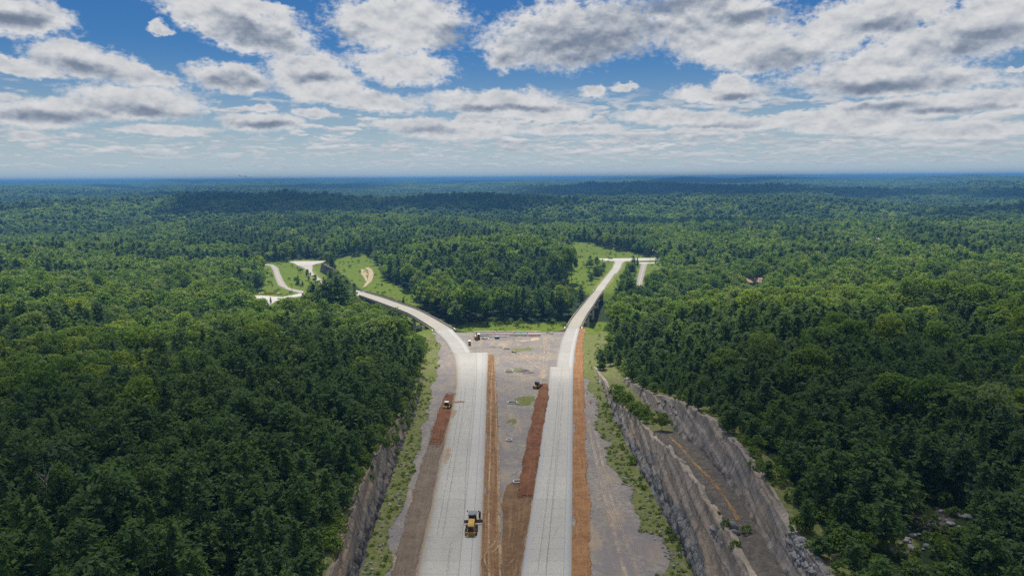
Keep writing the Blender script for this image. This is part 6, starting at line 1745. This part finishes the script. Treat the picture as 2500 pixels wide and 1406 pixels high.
# clouds overhead and ahead, above the frame, that shade the ground
mt, nt2 = material('cloud_vapour')
vs = nt2.n('ShaderNodeVolumeScatter', {'Color': (1, 1, 1, 1), 'Density': .0048, 'Anisotropy': .5})
nt2.n('ShaderNodeOutputMaterial', {'Volume': vs.outputs[0]})
mt_d, nt2 = material('dense_cloud_vapour')
vs = nt2.n('ShaderNodeVolumeScatter', {'Color': (1, 1, 1, 1), 'Density': .014, 'Anisotropy': .5})
nt2.n('ShaderNodeOutputMaterial', {'Volume': vs.outputs[0]})
def cloud(gx, gy, gz, rx, ry, th, seed, alt=1100.0, lab='white cumulus cloud drifting above the road'):
    """a cloud whose shadow falls about (gx, gy)"""
    k = (alt - gz) / sd.z; c = Vector((gx, gy, gz)) + sd * k
    import bmesh
    bm = bmesh.new(); bmesh.ops.create_icosphere(bm, subdivisions=6, radius=1)
    co = np.array([v.co[:] for v in bm.verts])
    n = fbm(co[:, 0] * 1.6 + seed, co[:, 1] * 1.6 + co[:, 2] * .9, seed, 4); n2 = fbm(co[:, 0] * 5 + seed, co[:, 1] * 5 + co[:, 2] * 3, seed + 3, 3)
    s = 1 + .55 * n + .14 * n2
    co2 = co * s[:, None]; z = np.where(co2[:, 2] > 0, co2[:, 2], co2[:, 2] * .35)
    out = np.stack([co2[:, 0] * rx, co2[:, 1] * ry, z * th], -1)
    for v, p in zip(bm.verts, out): v.co = p
    me = bpy.data.meshes.new('cloud'); bm.to_mesh(me); bm.free()
    o = link('cloud', me, mt_d if gy > 1000 else mt, None, True); o.location = c; tag(o, lab, kind='structure')
cloud(-60, 165, 0, 330, 125, 150, 5)
cloud(300, 120, 0, 260, 150, 150, 8, 1050)
cloud(-330, 60, 0, 260, 190, 150, 11, 1150)
cloud(620, 3000, 0, 640, 850, 260, 21, 1800)
cloud(1180, 2500, 10, 260, 260, 240, 44, 1700)
cloud(-500, 1620, -10, 260, 260, 220, 22, 1300)
cloud(-40, 1700, -10, 240, 110, 200, 41, 1300)
cloud(-1250, 1500, -10, 220, 110, 200, 42, 1250)
cloud(1050, 1350, -10, 240, 90, 200, 43, 1250)
cloud(-1900, 4200, 10, 1200, 500, 260, 23, 2100)
cloud(1900, 2100, 0, 420, 300, 220, 25, 1600)
cloud(-1000, 2500, 0, 380, 260, 220, 26, 1600)
cloud(200, 1250, -10, 420, 120, 110, 24, 1300)
cloud(-1500, 6800, 20, 1700, 520, 330, 31, 2900)
cloud(2300, 5400, 10, 1500, 480, 330, 32, 2700)
cloud(700, 8800, 30, 2300, 600, 360, 33, 3300)
cloud(-3800, 9300, 30, 1700, 600, 360, 34, 3400)
cloud(4300, 9000, 30, 2000, 600, 360, 35, 3400)

mt, nt3 = material('haze_air')
pv = nt3.n('ShaderNodeVolumePrincipled', {'Color': (.13, .38, .78, 1), 'Density': .00019, 'Anisotropy': .2})
nt3.n('ShaderNodeOutputMaterial', {'Volume': pv.outputs[0]})
zmin = float(TV[:, 2].min()) - 1.0; ztop = max(float(TV[:, 2].max()) + 22.0, 78.0); print('haze', zmin, ztop)
hz = MB().box((0, 22000, (zmin + ztop) / 2), (88000, 52000, ztop - zmin)).build('haze', mt)
tag(hz, 'thin blue summer haze lying over the hills', kind='stuff')

# ------------------------------------------------------------------ render settings
SC.view_settings.view_transform = 'Standard'; SC.view_settings.look = 'None'
SC.view_settings.exposure = 0.30; SC.view_settings.gamma = 1.0
SC.cycles.use_denoising = False
SC.cycles.use_adaptive_sampling = False
SC.cycles.max_bounces = 6; SC.cycles.diffuse_bounces = 3; SC.cycles.glossy_bounces = 2; SC.cycles.transmission_bounces = 3; SC.cycles.volume_bounces = 0; SC.cycles.transparent_max_bounces = 12
SC.cycles.sample_clamp_indirect = 2.5
